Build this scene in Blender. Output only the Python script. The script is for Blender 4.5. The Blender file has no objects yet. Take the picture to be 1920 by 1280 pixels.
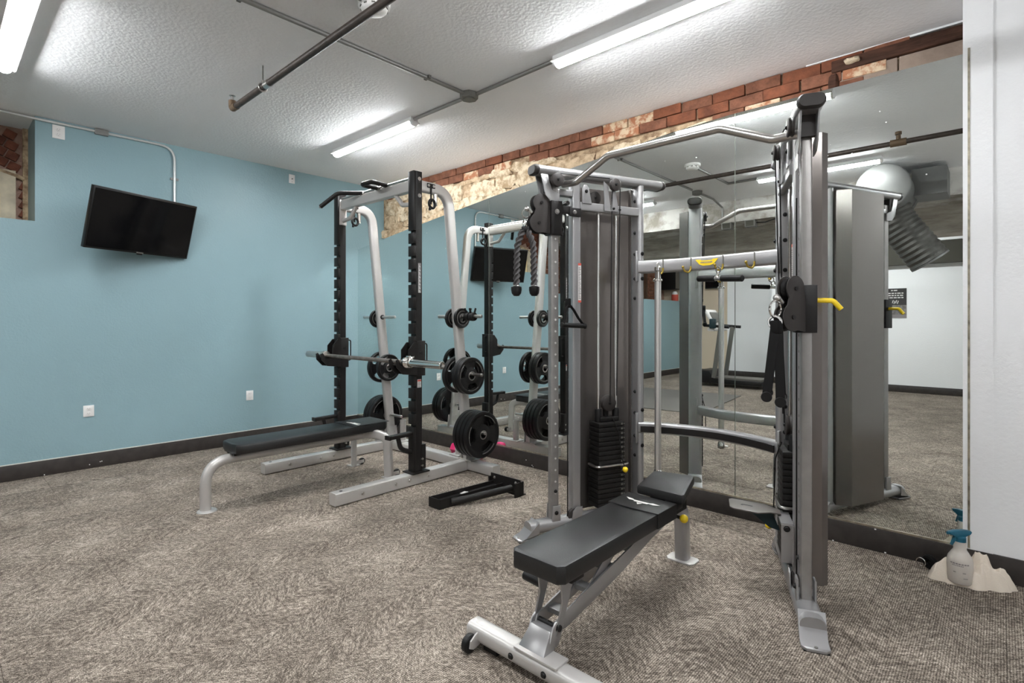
import bpy, bmesh, math, random
from mathutils import Vector, Matrix, noise
R = random.Random(7)
PI = math.pi
S = bpy.context.scene
COL = S.collection

# ------------------------------------------------------------------ camera, world, exposure
CAM_H = 1.12
cam_d = bpy.data.cameras.new('camera'); cam = bpy.data.objects.new('camera', cam_d); COL.objects.link(cam)
cam.location = (0, 0, CAM_H)
cam.rotation_euler = (PI/2, 0, math.radians(42.5))
cam_d.sensor_width = 36; cam_d.lens = 36*1000/1920
cam_d.shift_y = -38/1920
cam_d.clip_start = 0.02
S.camera = cam
W = bpy.data.worlds.new('world'); S.world = W; W.use_nodes = True
W.node_tree.nodes['Background'].inputs[0].default_value = (0.75, 0.85, 1, 1)
W.node_tree.nodes['Background'].inputs[1].default_value = 0.6
S.view_settings.view_transform = 'Standard'; S.view_settings.look = 'None'
S.view_settings.gamma = 1; S.view_settings.use_curve_mapping = False
S.view_settings.exposure = 2.66
TUBE_POWER = 23.0          # emission strength of every fluorescent lens
S.cycles.max_bounces = 12; S.cycles.diffuse_bounces = 5; S.cycles.glossy_bounces = 6
S.cycles.use_denoising = True; S.cycles.sample_clamp_indirect = 0.0
S.cycles.caustics_reflective = True; S.cycles.blur_glossy = 0.0

# ------------------------------------------------------------------ materials
def mat(name, col, rough=0.5, metal=0.0, bump=0, bscale=200, var=0, vscale=6, emit=0, spec=0.5, coat=0, trans=0, ior=1.45):
    m = bpy.data.materials.new(name); m.use_nodes = True
    nt = m.node_tree; b = nt.nodes['Principled BSDF']
    c = (*col, 1)
    b.inputs['Base Color'].default_value = c
    b.inputs['Roughness'].default_value = rough; b.inputs['Metallic'].default_value = metal
    b.inputs['Specular IOR Level'].default_value = spec; b.inputs['IOR'].default_value = ior
    if coat: b.inputs['Coat Weight'].default_value = coat
    if trans: b.inputs['Transmission Weight'].default_value = trans
    if emit:
        b.inputs['Emission Color'].default_value = c; b.inputs['Emission Strength'].default_value = emit
    if var or bump:
        tc = nt.nodes.new('ShaderNodeNewGeometry')
    if var:
        n = nt.nodes.new('ShaderNodeTexNoise'); n.inputs['Scale'].default_value = vscale; n.inputs['Detail'].default_value = 5
        nt.links.new(tc.outputs['Position'], n.inputs['Vector'])
        r = nt.nodes.new('ShaderNodeMapRange'); r.inputs[1].default_value = .3; r.inputs[2].default_value = .7
        r.inputs[3].default_value = 1-var; r.inputs[4].default_value = 1+var
        nt.links.new(n.outputs['Fac'], r.inputs[0])
        mx = nt.nodes.new('ShaderNodeMix'); mx.data_type = 'RGBA'; mx.blend_type = 'MULTIPLY'; mx.inputs[0].default_value = 1
        mx.inputs[6].default_value = c
        nt.links.new(r.outputs[0], mx.inputs[7]); nt.links.new(mx.outputs[2], b.inputs['Base Color'])
    if bump:
        n2 = nt.nodes.new('ShaderNodeTexNoise'); n2.inputs['Scale'].default_value = bscale; n2.inputs['Detail'].default_value = 4
        nt.links.new(tc.outputs['Position'], n2.inputs['Vector'])
        bp = nt.nodes.new('ShaderNodeBump'); bp.inputs['Strength'].default_value = min(1, bump); bp.inputs['Distance'].default_value = 0.004
        nt.links.new(n2.outputs['Fac'], bp.inputs['Height']); nt.links.new(bp.outputs[0], b.inputs['Normal'])
    return m

def carpet_mat():
    m = bpy.data.materials.new('carpet'); m.use_nodes = True
    nt = m.node_tree; N = nt.nodes; L = nt.links; b = N['Principled BSDF']
    b.inputs['Roughness'].default_value = 0.95; b.inputs['Specular IOR Level'].default_value = 0.1
    g = N.new('ShaderNodeNewGeometry')
    sp = N.new('ShaderNodeSeparateXYZ'); L.new(g.outputs['Position'], sp.inputs[0])
    def math_(op, a, b_=None):
        n = N.new('ShaderNodeMath'); n.operation = op
        for i, v in enumerate((a, b_)):
            if v is None: continue
            if isinstance(v, (int, float)): n.inputs[i].default_value = v
            else: L.new(v, n.inputs[i])
        return n.outputs[0]
    wob = N.new('ShaderNodeTexNoise'); wob.inputs['Scale'].default_value = 1.3; wob.inputs['Detail'].default_value = 1; L.new(g.outputs['Position'], wob.inputs['Vector'])
    xw = math_('ADD', sp.outputs[0], math_('MULTIPLY', wob.outputs['Fac'], 0.36))
    tri = math_('PINGPONG', xw, 0.13)
    v = math_('ADD', sp.outputs[1], math_('MULTIPLY', tri, 1.0))
    w = math_('SUBTRACT', sp.outputs[1], tri)
    cv = N.new('ShaderNodeCombineXYZ'); L.new(math_('MULTIPLY', v, 95), cv.inputs[0]); L.new(math_('MULTIPLY', w, 42), cv.inputs[1]); L.new(math_('MULTIPLY', math_('FLOOR', math_('DIVIDE', xw, 0.13)), 3.7), cv.inputs[2])
    st = N.new('ShaderNodeTexNoise'); st.inputs['Scale'].default_value = 1; st.inputs['Detail'].default_value = 5; L.new(cv.outputs[0], st.inputs['Vector'])
    rib = N.new('ShaderNodeTexWave'); rib.bands_direction = 'X'; rib.inputs['Scale'].default_value = 42; rib.inputs['Distortion'].default_value = 1.0; rib.inputs['Detail'].default_value = 1
    L.new(g.outputs['Position'], rib.inputs['Vector'])
    fn = N.new('ShaderNodeTexNoise'); fn.inputs['Scale'].default_value = 260; fn.inputs['Detail'].default_value = 3; L.new(g.outputs['Position'], fn.inputs['Vector'])
    big = N.new('ShaderNodeTexNoise'); big.inputs['Scale'].default_value = 3.0; big.inputs['Detail'].default_value = 3; L.new(g.outputs['Position'], big.inputs['Vector'])
    f = math_('ADD', math_('MULTIPLY', st.outputs['Fac'], 0.46), math_('MULTIPLY', fn.outputs['Fac'], 0.56))
    f = math_('ADD', f, math_('MULTIPLY', rib.outputs['Fac'], 0.10))
    cv2 = N.new('ShaderNodeCombineXYZ'); L.new(math_('MULTIPLY', v, 34), cv2.inputs[0]); L.new(math_('MULTIPLY', w, 7), cv2.inputs[1]); L.new(math_('MULTIPLY', math_('FLOOR', math_('DIVIDE', xw, 0.13)), 5.3), cv2.inputs[2])
    s2 = N.new('ShaderNodeTexNoise'); s2.inputs['Scale'].default_value = 1; s2.inputs['Detail'].default_value = 2; L.new(cv2.outputs[0], s2.inputs['Vector'])
    f = math_('ADD', f, math_('MULTIPLY', math_('SUBTRACT', s2.outputs['Fac'], .5), 0.17))
    f = math_('ADD', f, math_('MULTIPLY', big.outputs['Fac'], 0.16))
    cr = N.new('ShaderNodeValToRGB'); cr.color_ramp.elements[0].position = 0.55; cr.color_ramp.elements[1].position = 0.86
    cr.color_ramp.elements[0].color = (0.068, 0.055, 0.044, 1); cr.color_ramp.elements[1].color = (0.70, 0.61, 0.52, 1)
    e = cr.color_ramp.elements.new(0.69); e.color = (0.265, 0.224, 0.184, 1)
    L.new(f, cr.inputs[0]); L.new(cr.outputs[0], b.inputs['Base Color'])
    bp = N.new('ShaderNodeBump'); bp.inputs['Strength'].default_value = 0.35; bp.inputs['Distance'].default_value = 0.003
    L.new(f, bp.inputs['Height']); L.new(bp.outputs[0], b.inputs['Normal'])
    return m

def orange_peel(name, col, rough=0.6, strength=0.35, scale=60):
    m = mat(name, col, rough, spec=0.35)
    nt = m.node_tree; N = nt.nodes; L = nt.links
    g = N.new('ShaderNodeNewGeometry')
    n = N.new('ShaderNodeTexNoise'); n.inputs['Scale'].default_value = scale; n.inputs['Detail'].default_value = 3
    L.new(g.outputs['Position'], n.inputs['Vector'])
    bp = N.new('ShaderNodeBump'); bp.inputs['Strength'].default_value = strength; bp.inputs['Distance'].default_value = 0.006
    L.new(n.outputs['Fac'], bp.inputs['Height']); L.new(bp.outputs[0], N['Principled BSDF'].inputs['Normal'])
    return m

def two_tone(name, a, b_, scale, lo, hi, rough=0.85, bump=0.4, bscale=25, stretch=(1, 1, 1), detail=8):
    m = bpy.data.materials.new(name); m.use_nodes = True
    nt = m.node_tree; N = nt.nodes; L = nt.links; p = N['Principled BSDF']; p.inputs['Roughness'].default_value = rough
    p.inputs['Specular IOR Level'].default_value = 0.25
    g = N.new('ShaderNodeNewGeometry'); mp = N.new('ShaderNodeMapping'); mp.inputs['Scale'].default_value = stretch
    L.new(g.outputs['Position'], mp.inputs[0])
    n = N.new('ShaderNodeTexNoise'); n.inputs['Scale'].default_value = scale; n.inputs['Detail'].default_value = detail; n.inputs['Roughness'].default_value = .65
    L.new(mp.outputs[0], n.inputs['Vector'])
    cr = N.new('ShaderNodeValToRGB'); cr.color_ramp.elements[0].position = lo; cr.color_ramp.elements[1].position = hi
    cr.color_ramp.elements[0].color = (*a, 1); cr.color_ramp.elements[1].color = (*b_, 1)
    L.new(n.outputs['Fac'], cr.inputs[0]); L.new(cr.outputs[0], p.inputs['Base Color'])
    n2 = N.new('ShaderNodeTexNoise'); n2.inputs['Scale'].default_value = bscale; n2.inputs['Detail'].default_value = 6; L.new(mp.outputs[0], n2.inputs['Vector'])
    bp = N.new('ShaderNodeBump'); bp.inputs['Strength'].default_value = bump; bp.inputs['Distance'].default_value = 0.01
    L.new(n2.outputs['Fac'], bp.inputs['Height']); L.new(bp.outputs[0], p.inputs['Normal'])
    return m

M = {}
M['carpet'] = carpet_mat()
M['blue'] = orange_peel('blue_wall_paint', (0.250, 0.375, 0.410), 0.40, 0.30, 70)
M['ceiling'] = orange_peel('ceiling_paint', (0.86, 0.86, 0.87), 0.7, 0.5, 55)
M['white_wall'] = orange_peel('white_wall_paint', (0.84, 0.845, 0.85), 0.6, 0.2, 60)
M['tan_wall'] = orange_peel('tan_wall_tone', (0.62, 0.52, 0.40), 0.6, 0.2, 60)  # tan tone for one section of the far wall
M['base'] = mat('dark_vinyl_base', (0.040, 0.034, 0.031), 0.42, var=.2, vscale=20)
M['caulk'] = mat('caulk', (0.62, 0.62, 0.55), 0.6)
M['mortar'] = two_tone('mortar', (0.20, 0.125, 0.075), (0.56, 0.42, 0.27), 16, .35, .6, .95, .8, 45)
M['brick'] = two_tone('red_brick', (0.13, 0.055, 0.033), (0.29, 0.125, 0.075), 12, .35, .7, .9, .5, 60)
M['brick2'] = two_tone('brown_brick', (0.12, 0.045, 0.026), (0.28, 0.10, 0.052), 9, .35, .7, .9, .5, 60)
M['brick3'] = two_tone('whitewashed_brick', (0.40, 0.17, 0.09), (0.66, 0.52, 0.36), 14, .45, .56, .9, .5, 60)
M['stone'] = two_tone('limestone', (0.36, 0.245, 0.145), (0.68, 0.53, 0.36), 15, .36, .58, .95, 1.0, 45)
M['stone2'] = two_tone('pale_limestone', (0.42, 0.30, 0.18), (0.76, 0.64, 0.47), 18, .38, .56, .95, 1.0, 45)
M['block'] = two_tone('brown_block', (0.25, 0.19, 0.15), (0.37, 0.29, 0.235), 6, .35, .7, .9, .3, 50)
M['timber'] = two_tone('dark_timber', (0.035, 0.016, 0.010), (0.10, 0.045, 0.028), 6, .35, .7, .8, .4, 30, (1, 1, 6))
M['darkbrick'] = two_tone('dark_niche_brick', (0.11, 0.040, 0.026), (0.24, 0.085, 0.052), 9, .35, .7, .9, .5, 60)
M['pinkmortar'] = two_tone('pink_mortar', (0.28, 0.17, 0.13), (0.42, 0.28, 0.22), 15, .35, .65, .95, .5, 60)
M['concrete'] = two_tone('concrete', (0.36, 0.325, 0.28), (0.60, 0.56, 0.50), 4, .3, .7, .9, .4, 30, (1, 1, 6))
M['peel'] = two_tone('peeling_concrete', (0.24, 0.215, 0.18), (0.50, 0.48, 0.45), 4, .40, .60, .9, .5, 30, (1, 1, 1))
M['darkgap'] = mat('dark_steel_beam', (0.05, 0.047, 0.035), .7)
M['mirror'] = mat('mirror_glass', (0.83, 0.865, 0.845), 0.0, 1.0)
M['mirror_edge'] = mat('mirror_edge', (0.15, 0.17, 0.14), .3, .2)
M['channel'] = mat('mirror_channel', (0.42, 0.38, 0.30), .35, .8, var=.4, vscale=30)
M['silver'] = mat('silver_powder_coat', (0.52, 0.50, 0.48), .36, .4, bump=.06, bscale=500)
M['silver_machine'] = mat('silver_machine_coat', (0.37, 0.365, 0.365), .30, .65, bump=.05, bscale=500)
M['column_grey'] = mat('grey_steel_column', (0.30, 0.285, 0.275), .36, .6, var=.08, vscale=20)
M['step_grey'] = mat('step_plate_grey', (0.13, 0.118, 0.108), .45, .4)
M['bar_steel'] = mat('bright_bar_steel', (0.74, 0.72, 0.70), .30, .85)
M['silver_dark'] = mat('grey_powder_coat', (0.33, 0.325, 0.33), .30, .55)
M['rack_black'] = mat('black_powder_coat', (0.013, 0.0115, 0.011), .40, .0, bump=.1, bscale=500, spec=.3)
M['black'] = mat('black_plastic', (0.009, 0.0085, 0.0085), .42, spec=.3)
M['pulley'] = mat('grey_black_plastic', (0.034, 0.029, 0.027), .5, spec=.35)
M['rubber'] = mat('black_rubber', (0.008, 0.0075, 0.0075), .40, spec=.35, bump=.1, bscale=400)
M['rubber_edge'] = mat('worn_rubber_edge', (0.10, 0.095, 0.09), .45)
M['chrome'] = mat('chrome', (0.80, 0.79, 0.77), .12, 1.0)
M['steel'] = mat('satin_steel', (0.55, 0.53, 0.51), .28, 1.0)
M['worn_steel'] = mat('worn_bar_steel', (0.30, 0.25, 0.22), .4, .9, var=.25, vscale=30)
M['vinyl'] = mat('black_vinyl', (0.012, 0.0115, 0.0115), .40, bump=.15, bscale=350, spec=.55)
M['shroud'] = mat('bronze_grey_shroud', (0.19, 0.17, 0.158), .17, .6)
M['stack'] = mat('weight_stack_iron', (0.011, 0.010, 0.0095), .45, spec=.35)
M['yellow'] = mat('yellow_plastic', (0.85, 0.60, 0.02), .35)
M['brass'] = mat('brass_hook', (0.40, 0.285, 0.05), .35, .6)
M['white'] = mat('white_plastic', (0.80, 0.79, 0.77), .4)
M['label'] = mat('white_label', (0.62, 0.60, 0.58), .5)
M['ink'] = mat('grey_ink', (0.22, 0.20, 0.20), .6)
M['red'] = mat('red_label', (0.55, 0.09, 0.06), .5)
M['lamp_body'] = mat('white_lamp_housing', (0.72, 0.72, 0.71), .4)
M['lens'] = mat('lit_lens', (0.955, 0.98, 1.0), .4, emit=TUBE_POWER)
M['conduit'] = mat('galvanised_conduit', (0.24, 0.235, 0.225), .45, .5)
M['conduit_white'] = mat('bright_conduit', (0.62, 0.63, 0.62), .35, .5)
M['boxgrey'] = mat('junction_box_grey', (0.16, 0.155, 0.14), .55, .4)
M['pipe'] = mat('iron_pipe', (0.055, 0.042, 0.035), .5, .3, var=.3, vscale=25)
M['pipe_fit'] = mat('rusty_fitting', (0.13, 0.085, 0.05), .55, .3)
M['screen'] = mat('tv_screen', (0.004, 0.004, 0.0045), .10, spec=.35)
M['bezel'] = mat('tv_bezel', (0.008, 0.008, 0.008), .3)
M['wood_white'] = mat('painted_wood', (0.62, 0.54, 0.40), .6, var=.2, vscale=12)
M['blind'] = mat('cream_blind', (0.66, 0.55, 0.33), .6, emit=.06)  # faint glow put into the slats themselves
M['brownwood'] = mat('brown_wood', (0.07, 0.035, 0.02), .5)
M['pink'] = mat('pink_vinyl', (0.72, 0.03, 0.16), .35)
M['teal'] = mat('teal_plastic', (0.012, 0.11, 0.17), .35)
M['bottle'] = mat('translucent_bottle', (0.80, 0.75, 0.69), .25, trans=.35)
M['towel'] = mat('cream_towel', (0.80, 0.71, 0.60), .95, bump=.5, bscale=300)
M['duct'] = mat('galvanised_duct', (0.15, 0.15, 0.145), .55, .4, var=.12, vscale=5)
M['ductflex'] = mat('flexible_duct', (0.085, 0.082, 0.075), .45, .4, var=.25, vscale=9)
M['poster'] = mat('poster_black', (0.03, 0.028, 0.026), .5)
M['postergrey'] = mat('poster_grey', (0.16, 0.15, 0.14), .5, var=.5, vscale=30)
M['mat_rubber'] = mat('floor_mat', (0.135, 0.125, 0.112), .8)
M['rope'] = mat('black_rope', (0.075, 0.07, 0.07), .8)
M['strap'] = mat('black_webbing', (0.007, 0.0065, 0.0065), .75, spec=.2)
M['tealdark'] = mat('dark_teal_rubber', (0.012, 0.035, 0.042), .5)
M['logo_white'] = mat('logo_white', (0.72, 0.70, 0.66), .5)

# ------------------------------------------------------------------ mesh helpers
class MB:
    def __init__(self, T=None): self.bm = bmesh.new(); self.T = T
    def v(self, p):
        p = Vector(p)
        if self.T is not None: p = self.T @ p
        return self.bm.verts.new(p)
    def face(self, vs):
        try: return self.bm.faces.new(vs)
        except ValueError: return None
    def hexa(self, P, bev=0):
        v = [self.v(p) for p in P]
        fs = [self.face([v[i] for i in q]) for q in ((0,3,2,1),(4,5,6,7),(0,1,5,4),(1,2,6,5),(2,3,7,6),(3,0,4,7))]
        if bev:
            es = {e for f in fs for e in f.edges}
            bmesh.ops.bevel(self.bm, geom=list(es), offset=bev, segments=2, affect='EDGES', profile=.5)
        return self
    def box(self, x0, x1, y0, y1, z0, z1, bev=0):
        return self.hexa([(x0,y0,z0),(x1,y0,z0),(x1,y1,z0),(x0,y1,z0),(x0,y0,z1),(x1,y0,z1),(x1,y1,z1),(x0,y1,z1)], bev)
    def cbox(self, c, s, rot=None, bev=0):
        P = []
        for dz in (-.5, .5):
            for dx, dy in ((-.5,-.5),(.5,-.5),(.5,.5),(-.5,.5)):
                q = Vector((dx*s[0], dy*s[1], dz*s[2]))
                if rot is not None: q = rot @ q
                P.append(Vector(c)+q)
        return self.hexa(P, bev)
    def prism(self, poly, vec, bev=0):
        vec = Vector(vec)
        a = [self.v(p) for p in poly]; b = [self.v(Vector(p)+vec) for p in poly]
        n = len(a); f0 = self.face(a[::-1]); f1 = self.face(b)
        for i in range(n): self.face([a[i], a[(i+1)%n], b[(i+1)%n], b[i]])
        if bev:
            es = list(f0.edges)+list(f1.edges)
            bmesh.ops.bevel(self.bm, geom=es, offset=bev, segments=2, affect='EDGES', profile=.5)
        return self
    def sweep(self, pts, sec, up=(0,0,1), closed=False, scale=None, twist=0):
        pts = [Vector(p) for p in pts]; n = len(pts); rings = []
        up = Vector(up).normalized(); prev = None
        for i, p in enumerate(pts):
            a = pts[i-1] if (i > 0 or closed) else None
            b = pts[(i+1) % n] if (i < n-1 or closed) else None
            t0 = (p-a).normalized() if a is not None else None
            t1 = (b-p).normalized() if b is not None else None
            t = (t0+t1).normalized() if (t0 is not None and t1 is not None and (t0+t1).length > 1e-6) else (t1 if t1 is not None else t0)
            s = up.cross(t) if prev is None else prev - t*prev.dot(t)
            if s.length < 1e-3: s = Vector((1,0,0)).cross(t)
            if s.length < 1e-3: s = Vector((0,1,0)).cross(t)
            s.normalize(); prev = s
            u = t.cross(s).normalized()
            k = 1.0
            if t0 is not None and t1 is not None:
                k = 1/max(.5, t.dot(t1))
            bend = None
            if k > 1.0005:
                bend = (t1-t0); bend = (bend - t*bend.dot(t)); bend.normalize()
            sc = scale[i] if scale else 1
            ring = []
            for q in sec:
                qx, qy = q
                if twist:
                    ca, sa = math.cos(twist*i), math.sin(twist*i); qx, qy = qx*ca-qy*sa, qx*sa+qy*ca
                o = s*qx*sc + u*qy*sc
                if bend is not None: o += bend*(o.dot(bend))*(k-1)
                ring.append(self.v(p+o))
            rings.append(ring)
        m = len(sec)
        for i in range(n if closed else n-1):
            A = rings[i]; B = rings[(i+1) % n]
            for j in range(m): self.face([A[j], A[(j+1)%m], B[(j+1)%m], B[j]])
        if not closed:
            self.face(rings[0][::-1]); self.face(rings[-1])
        return self
    def tube(self, pts, r, n=12, **k):
        return self.sweep(pts, [(r*math.cos(2*PI*i/n), r*math.sin(2*PI*i/n)) for i in range(n)], **k)
    def rect(self, pts, w, h, bev=.006, up=(0,0,1), **k):
        return self.sweep(pts, rrect(w, h, bev), up=up, **k)
    def lathe(self, prof, o, axis=(0,0,1), n=24, cap=True):
        o = Vector(o); ax = Vector(axis).normalized()
        a = Vector((0,0,1)) if abs(ax.z) < .9 else Vector((1,0,0))
        s = a.cross(ax).normalized(); u = ax.cross(s)
        rings = []
        for r, z in prof:
            if r < 1e-6: rings.append([self.v(o+ax*z)])
            else: rings.append([self.v(o+ax*z+s*r*math.cos(2*PI*i/n)+u*r*math.sin(2*PI*i/n)) for i in range(n)])
        for A, B in zip(rings, rings[1:]):
            for j in range(n):
                k = (j+1) % n
                if len(A) == 1 and len(B) == 1: continue
                if len(A) == 1: self.face([A[0], B[j], B[k]])
                elif len(B) == 1: self.face([A[j], A[k], B[0]])
                else: self.face([A[j], A[k], B[k], B[j]])
        if cap:
            for rg in (rings[0], rings[-1]):
                if len(rg) > 2: self.face(rg)
        return self
    def cyl(self, a, b, r, n=16, bev=0):
        a = Vector(a); b = Vector(b); L_ = (b-a).length
        pr = [(r, 0), (r, L_)] if not bev else [(r-bev, 0), (r, bev), (r, L_-bev), (r-bev, L_)]
        return self.lathe(pr, a, b-a, n)
    def torus(self, o, axis, R_, r, n=24, m=8):
        pr = [(R_+r*math.cos(2*PI*i/m), r*math.sin(2*PI*i/m)) for i in range(m+1)]
        return self.lathe(pr, o, axis, n, cap=False)
    def ball(self, c, r, n=12, sz=1):
        k = 7
        return self.lathe([(r*math.sin(PI*i/k), -r*sz*math.cos(PI*i/k)) for i in range(k+1)], c, (0,0,1), n)
    def build(self, name, m, parent=None, ang=38):
        bm = self.bm
        bmesh.ops.remove_doubles(bm, verts=bm.verts, dist=1e-6)
        bmesh.ops.recalc_face_normals(bm, faces=bm.faces)
        if parent is not None:
            off = base_of(parent)
            bmesh.ops.translate(bm, verts=bm.verts, vec=-off)
        me = bpy.data.meshes.new(name); bm.to_mesh(me); bm.free()
        for p in me.polygons: p.use_smooth = True
        me.set_sharp_from_angle(angle=math.radians(ang))
        me.materials.append(m)
        o = bpy.data.objects.new(name, me); COL.objects.link(o)
        if parent is not None:
            o.parent = parent
            if name in JOINED: o['kind'] = 'stuff'
        return o
JOINED = {'paint_flecks', 'bolts', 'hub_ring', 'worn_edge', 'slots', 'lever', 'peg_collar', 'grip_weld', 'logo', 'adjustment_holes', 'number_stickers', 'print', 'rollers', 'seam_marks'}

def rrect(w, h, b, n=3):
    b = min(b, w*.499, h*.499); out = []
    for cx, cy, a0 in ((w/2-b, h/2-b, 0), (-w/2+b, h/2-b, PI/2), (-w/2+b, -h/2+b, PI), (w/2-b, -h/2+b, 1.5*PI)):
        for i in range(n+1):
            a = a0 + i*PI/2/n
            out.append((cx+b*math.cos(a), cy+b*math.sin(a)))
    return out

def base_of(o):
    v = Vector((0, 0, 0))
    while o is not None:
        v = v + o.location; o = o.parent
    return v

def fillet(pts, r, n=6):
    pts = [Vector(p) for p in pts]; out = [pts[0]]
    rs = r if isinstance(r, (list, tuple)) else [r]*(len(pts)-2)
    for i in range(1, len(pts)-1):
        p = pts[i]; a = (pts[i-1]-p); b = (pts[i+1]-p)
        ang = a.angle(b); d = rs[i-1]/math.tan(ang/2)
        d = min(d, a.length*.49, b.length*.49)
        A = p+a.normalized()*d; B = p+b.normalized()*d
        for k in range(n+1):
            t = k/n
            out.append(A*(1-t)**2 + p*2*t*(1-t) + B*t*t)
    out.append(pts[-1]); return out

def thing(name, label, cat, loc=(0,0,0), group=None):
    o = bpy.data.objects.new(name, None); COL.objects.link(o); o.location = loc
    o.empty_display_size = .05
    o['label'] = label; o['category'] = cat
    if group: o['group'] = group
    return o
def tag(o, label, cat, group=None):
    o['label'] = label; o['category'] = cat
    if group: o['group'] = group
    return o
def struct(o): o['kind'] = 'structure'; return o
def stuff(o): o['kind'] = 'stuff'; return o
def dup(root, loc, label, rot=None, group=None):
    r = root.copy(); COL.objects.link(r); r.location = loc; r['label'] = label
    if rot is not None: r.rotation_euler = rot
    if group: r['group'] = group
    for ch in list(root.children):
        c = ch.copy(); COL.objects.link(c); c.parent = r
        for g in list(ch.children):
            d = g.copy(); COL.objects.link(d); d.parent = c
    return r

# ------------------------------------------------------------------ the room
BX, MY, HC, RY = -5.12, 3.121, 2.596, 3.44     # blue wall, mirror plane, ceiling, brick recess plane
XR, YB, YA = 1.6, -4.85, -4.13

floor = struct(MB().box(-5.6, XR+.1, YB-.1, 3.6, -.08, -.007).build('floor', M['carpet']))
far = struct(MB().box(-5.6, XR, YB, -0.24, -.007, 0).build('carpet_field', M['carpet'], floor))
TS = 0.395
tm = MB().box(-TS/2+.0004, TS/2-.0004, -TS/2+.0004, TS/2-.0004, -.0068, 0, .0007).build('carpet_tile', M['carpet'], floor)
first = True
for i in range(18):
    for j in range(9):
        x = BX + TS/2 + i*TS; y = -0.24 + TS/2 + j*TS
        if x > XR: continue
        o = tm if first else tm.copy()
        if not first: COL.objects.link(o)
        first = False
        o.location = (x, y, R.uniform(-.0004, .0004)); o.parent = floor

ceiling = struct(MB().box(-5.62, XR+.1, YB-.1, 3.6, HC, HC+.15).build('ceiling', M['ceiling']))
# broken lower edge of the ceiling plaster along the brick
ce = MB()
for x0, x1, d in ((-.83, -.45, .006), (-.45, -.12, .010)):
    ce.box(x0, x1, 3.42, RY, HC-d, HC)
ce.build('ceiling_patch', M['ceiling'], ceiling)

# blue wall with its recessed brick niche (towards the camera end)
NY = 0.51
wl = MB()
wl.box(-5.6, BX, NY, 3.6, 0, HC)
wl.box(-5.6, BX, -.28, NY, 0, 1.84)
wl.box(-5.6, BX, YB-.1, -.28, 0, 1.555)
wall_left = struct(wl.build('wall_left', M['blue']))
NX = -5.54
nb = struct(MB().box(NX-.1, NX-.012, YB-.1, NY, 1.5, HC).build('wall_niche', M['pinkmortar']))
# mortar-edge strip in the niche corner
MB().box(NX-.01, NX+.02, NY-.03, NY, 1.84, HC).build('mortar_edge', M['mortar'], nb)
# window in the niche, seen at the left edge
WY1 = .44; WY0 = -.22
win = struct(MB().box(NX-.012, NX-.002, WY0, WY1, 1.84, 2.24).build('window_1', M['wood_white']))
MB().box(NX-.01, NX+.03, WY1-.085, WY1, 1.84, 2.215).build('window_frame', M['wood_white'], win)
MB().box(NX-.01, NX+.03, WY0, WY0+.085, 1.84, 2.215).build('window_frame', M['wood_white'], win)
MB().box(NX-.01, NX+.028, WY0, WY1, 2.09, 2.26).build('window_head', M['wood_white'], win)
MB().box(NX-.01, NX+.035, WY0, WY1, 1.84, 1.86).build('window_sill', M['wood_white'], win)
for k in range(9):
    z = 1.88+k*.0225
    MB().hexa([(NX-.004,WY0+.085,z),(NX+.014,WY0+.085,z-.006),(NX+.014,WY1-.085,z-.006),(NX-.004,WY1-.085,z),
               (NX-.002,WY0+.085,z+.018),(NX+.016,WY0+.085,z+.012),(NX+.016,WY1-.085,z+.012),(NX-.002,WY1-.085,z+.018)]).build('slat', M['blind'], win)
# arch band of mortar over the window
arch = []
for k in range(13):
    t = k/12; y = WY0-.05+(WY1-WY0+.10)*t
    arch.append((NX+.008, y, 2.21+.075*math.sin(PI*t)))
MB().rect(arch, .03, .045, .01, up=(1,0,0)).build('arch_mortar', M['mortar'], nb)
# tilted bricks above the arch
bb = MB().box(-.012, .012, -.034, .034, -.031, .031, .003).build('brick', M['darkbrick'], nb)
first = True
rot = math.radians(-24)
ca, sa = math.cos(rot), math.sin(rot)
for a in range(-12, 13):
    for b in range(-6, 10):
        u = a*.077 + (b % 2)*.036; w = b*.070
        y = .15 + u*ca - w*sa; z = 2.42 + u*sa + w*ca
        if not (-.62 < y < NY-.055 and z < HC-.035): continue
        t = (y-(WY0-.05))/(WY1-WY0+.10)
        if 0 <= t <= 1 and z < 2.275+.075*math.sin(PI*t): continue
        if not (0 <= t <= 1) and z < 2.24: continue
        o = bb if first else bb.copy()
        if not first: COL.objects.link(o)
        first = False; o.parent = nb
        o.location = (NX+R.uniform(-.003, .003), y, z); o.rotation_euler = (rot, 0, 0)
# level bricks beside the window
for z in (1.875, 1.945, 2.015, 2.085, 2.155):
    o = bb.copy(); COL.objects.link(o); o.parent = nb; o.location = (NX, .478, z); o.scale = (1, .35, .9)
# plain courses of the same wall further along (small, seen only in the mirror)
nbk = MB()
for r_ in range(15):
    z = 1.595+r_*.07
    for c_ in range(20):
        y = -.34-c_*.215-(r_ % 2)*.107
        if -3.95 < y < -3.25 or y < -4.6 or z > HC-.03: continue
        if -1.55 < y < -1.0 and z < 2.2: continue
        nbk.box(NX-.012, NX+.006+R.uniform(0,.004), y-.1, y+.1, z-.029, z+.029)
stuff(nbk.build('niche_brickwork', M['brick'], nb))
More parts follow.
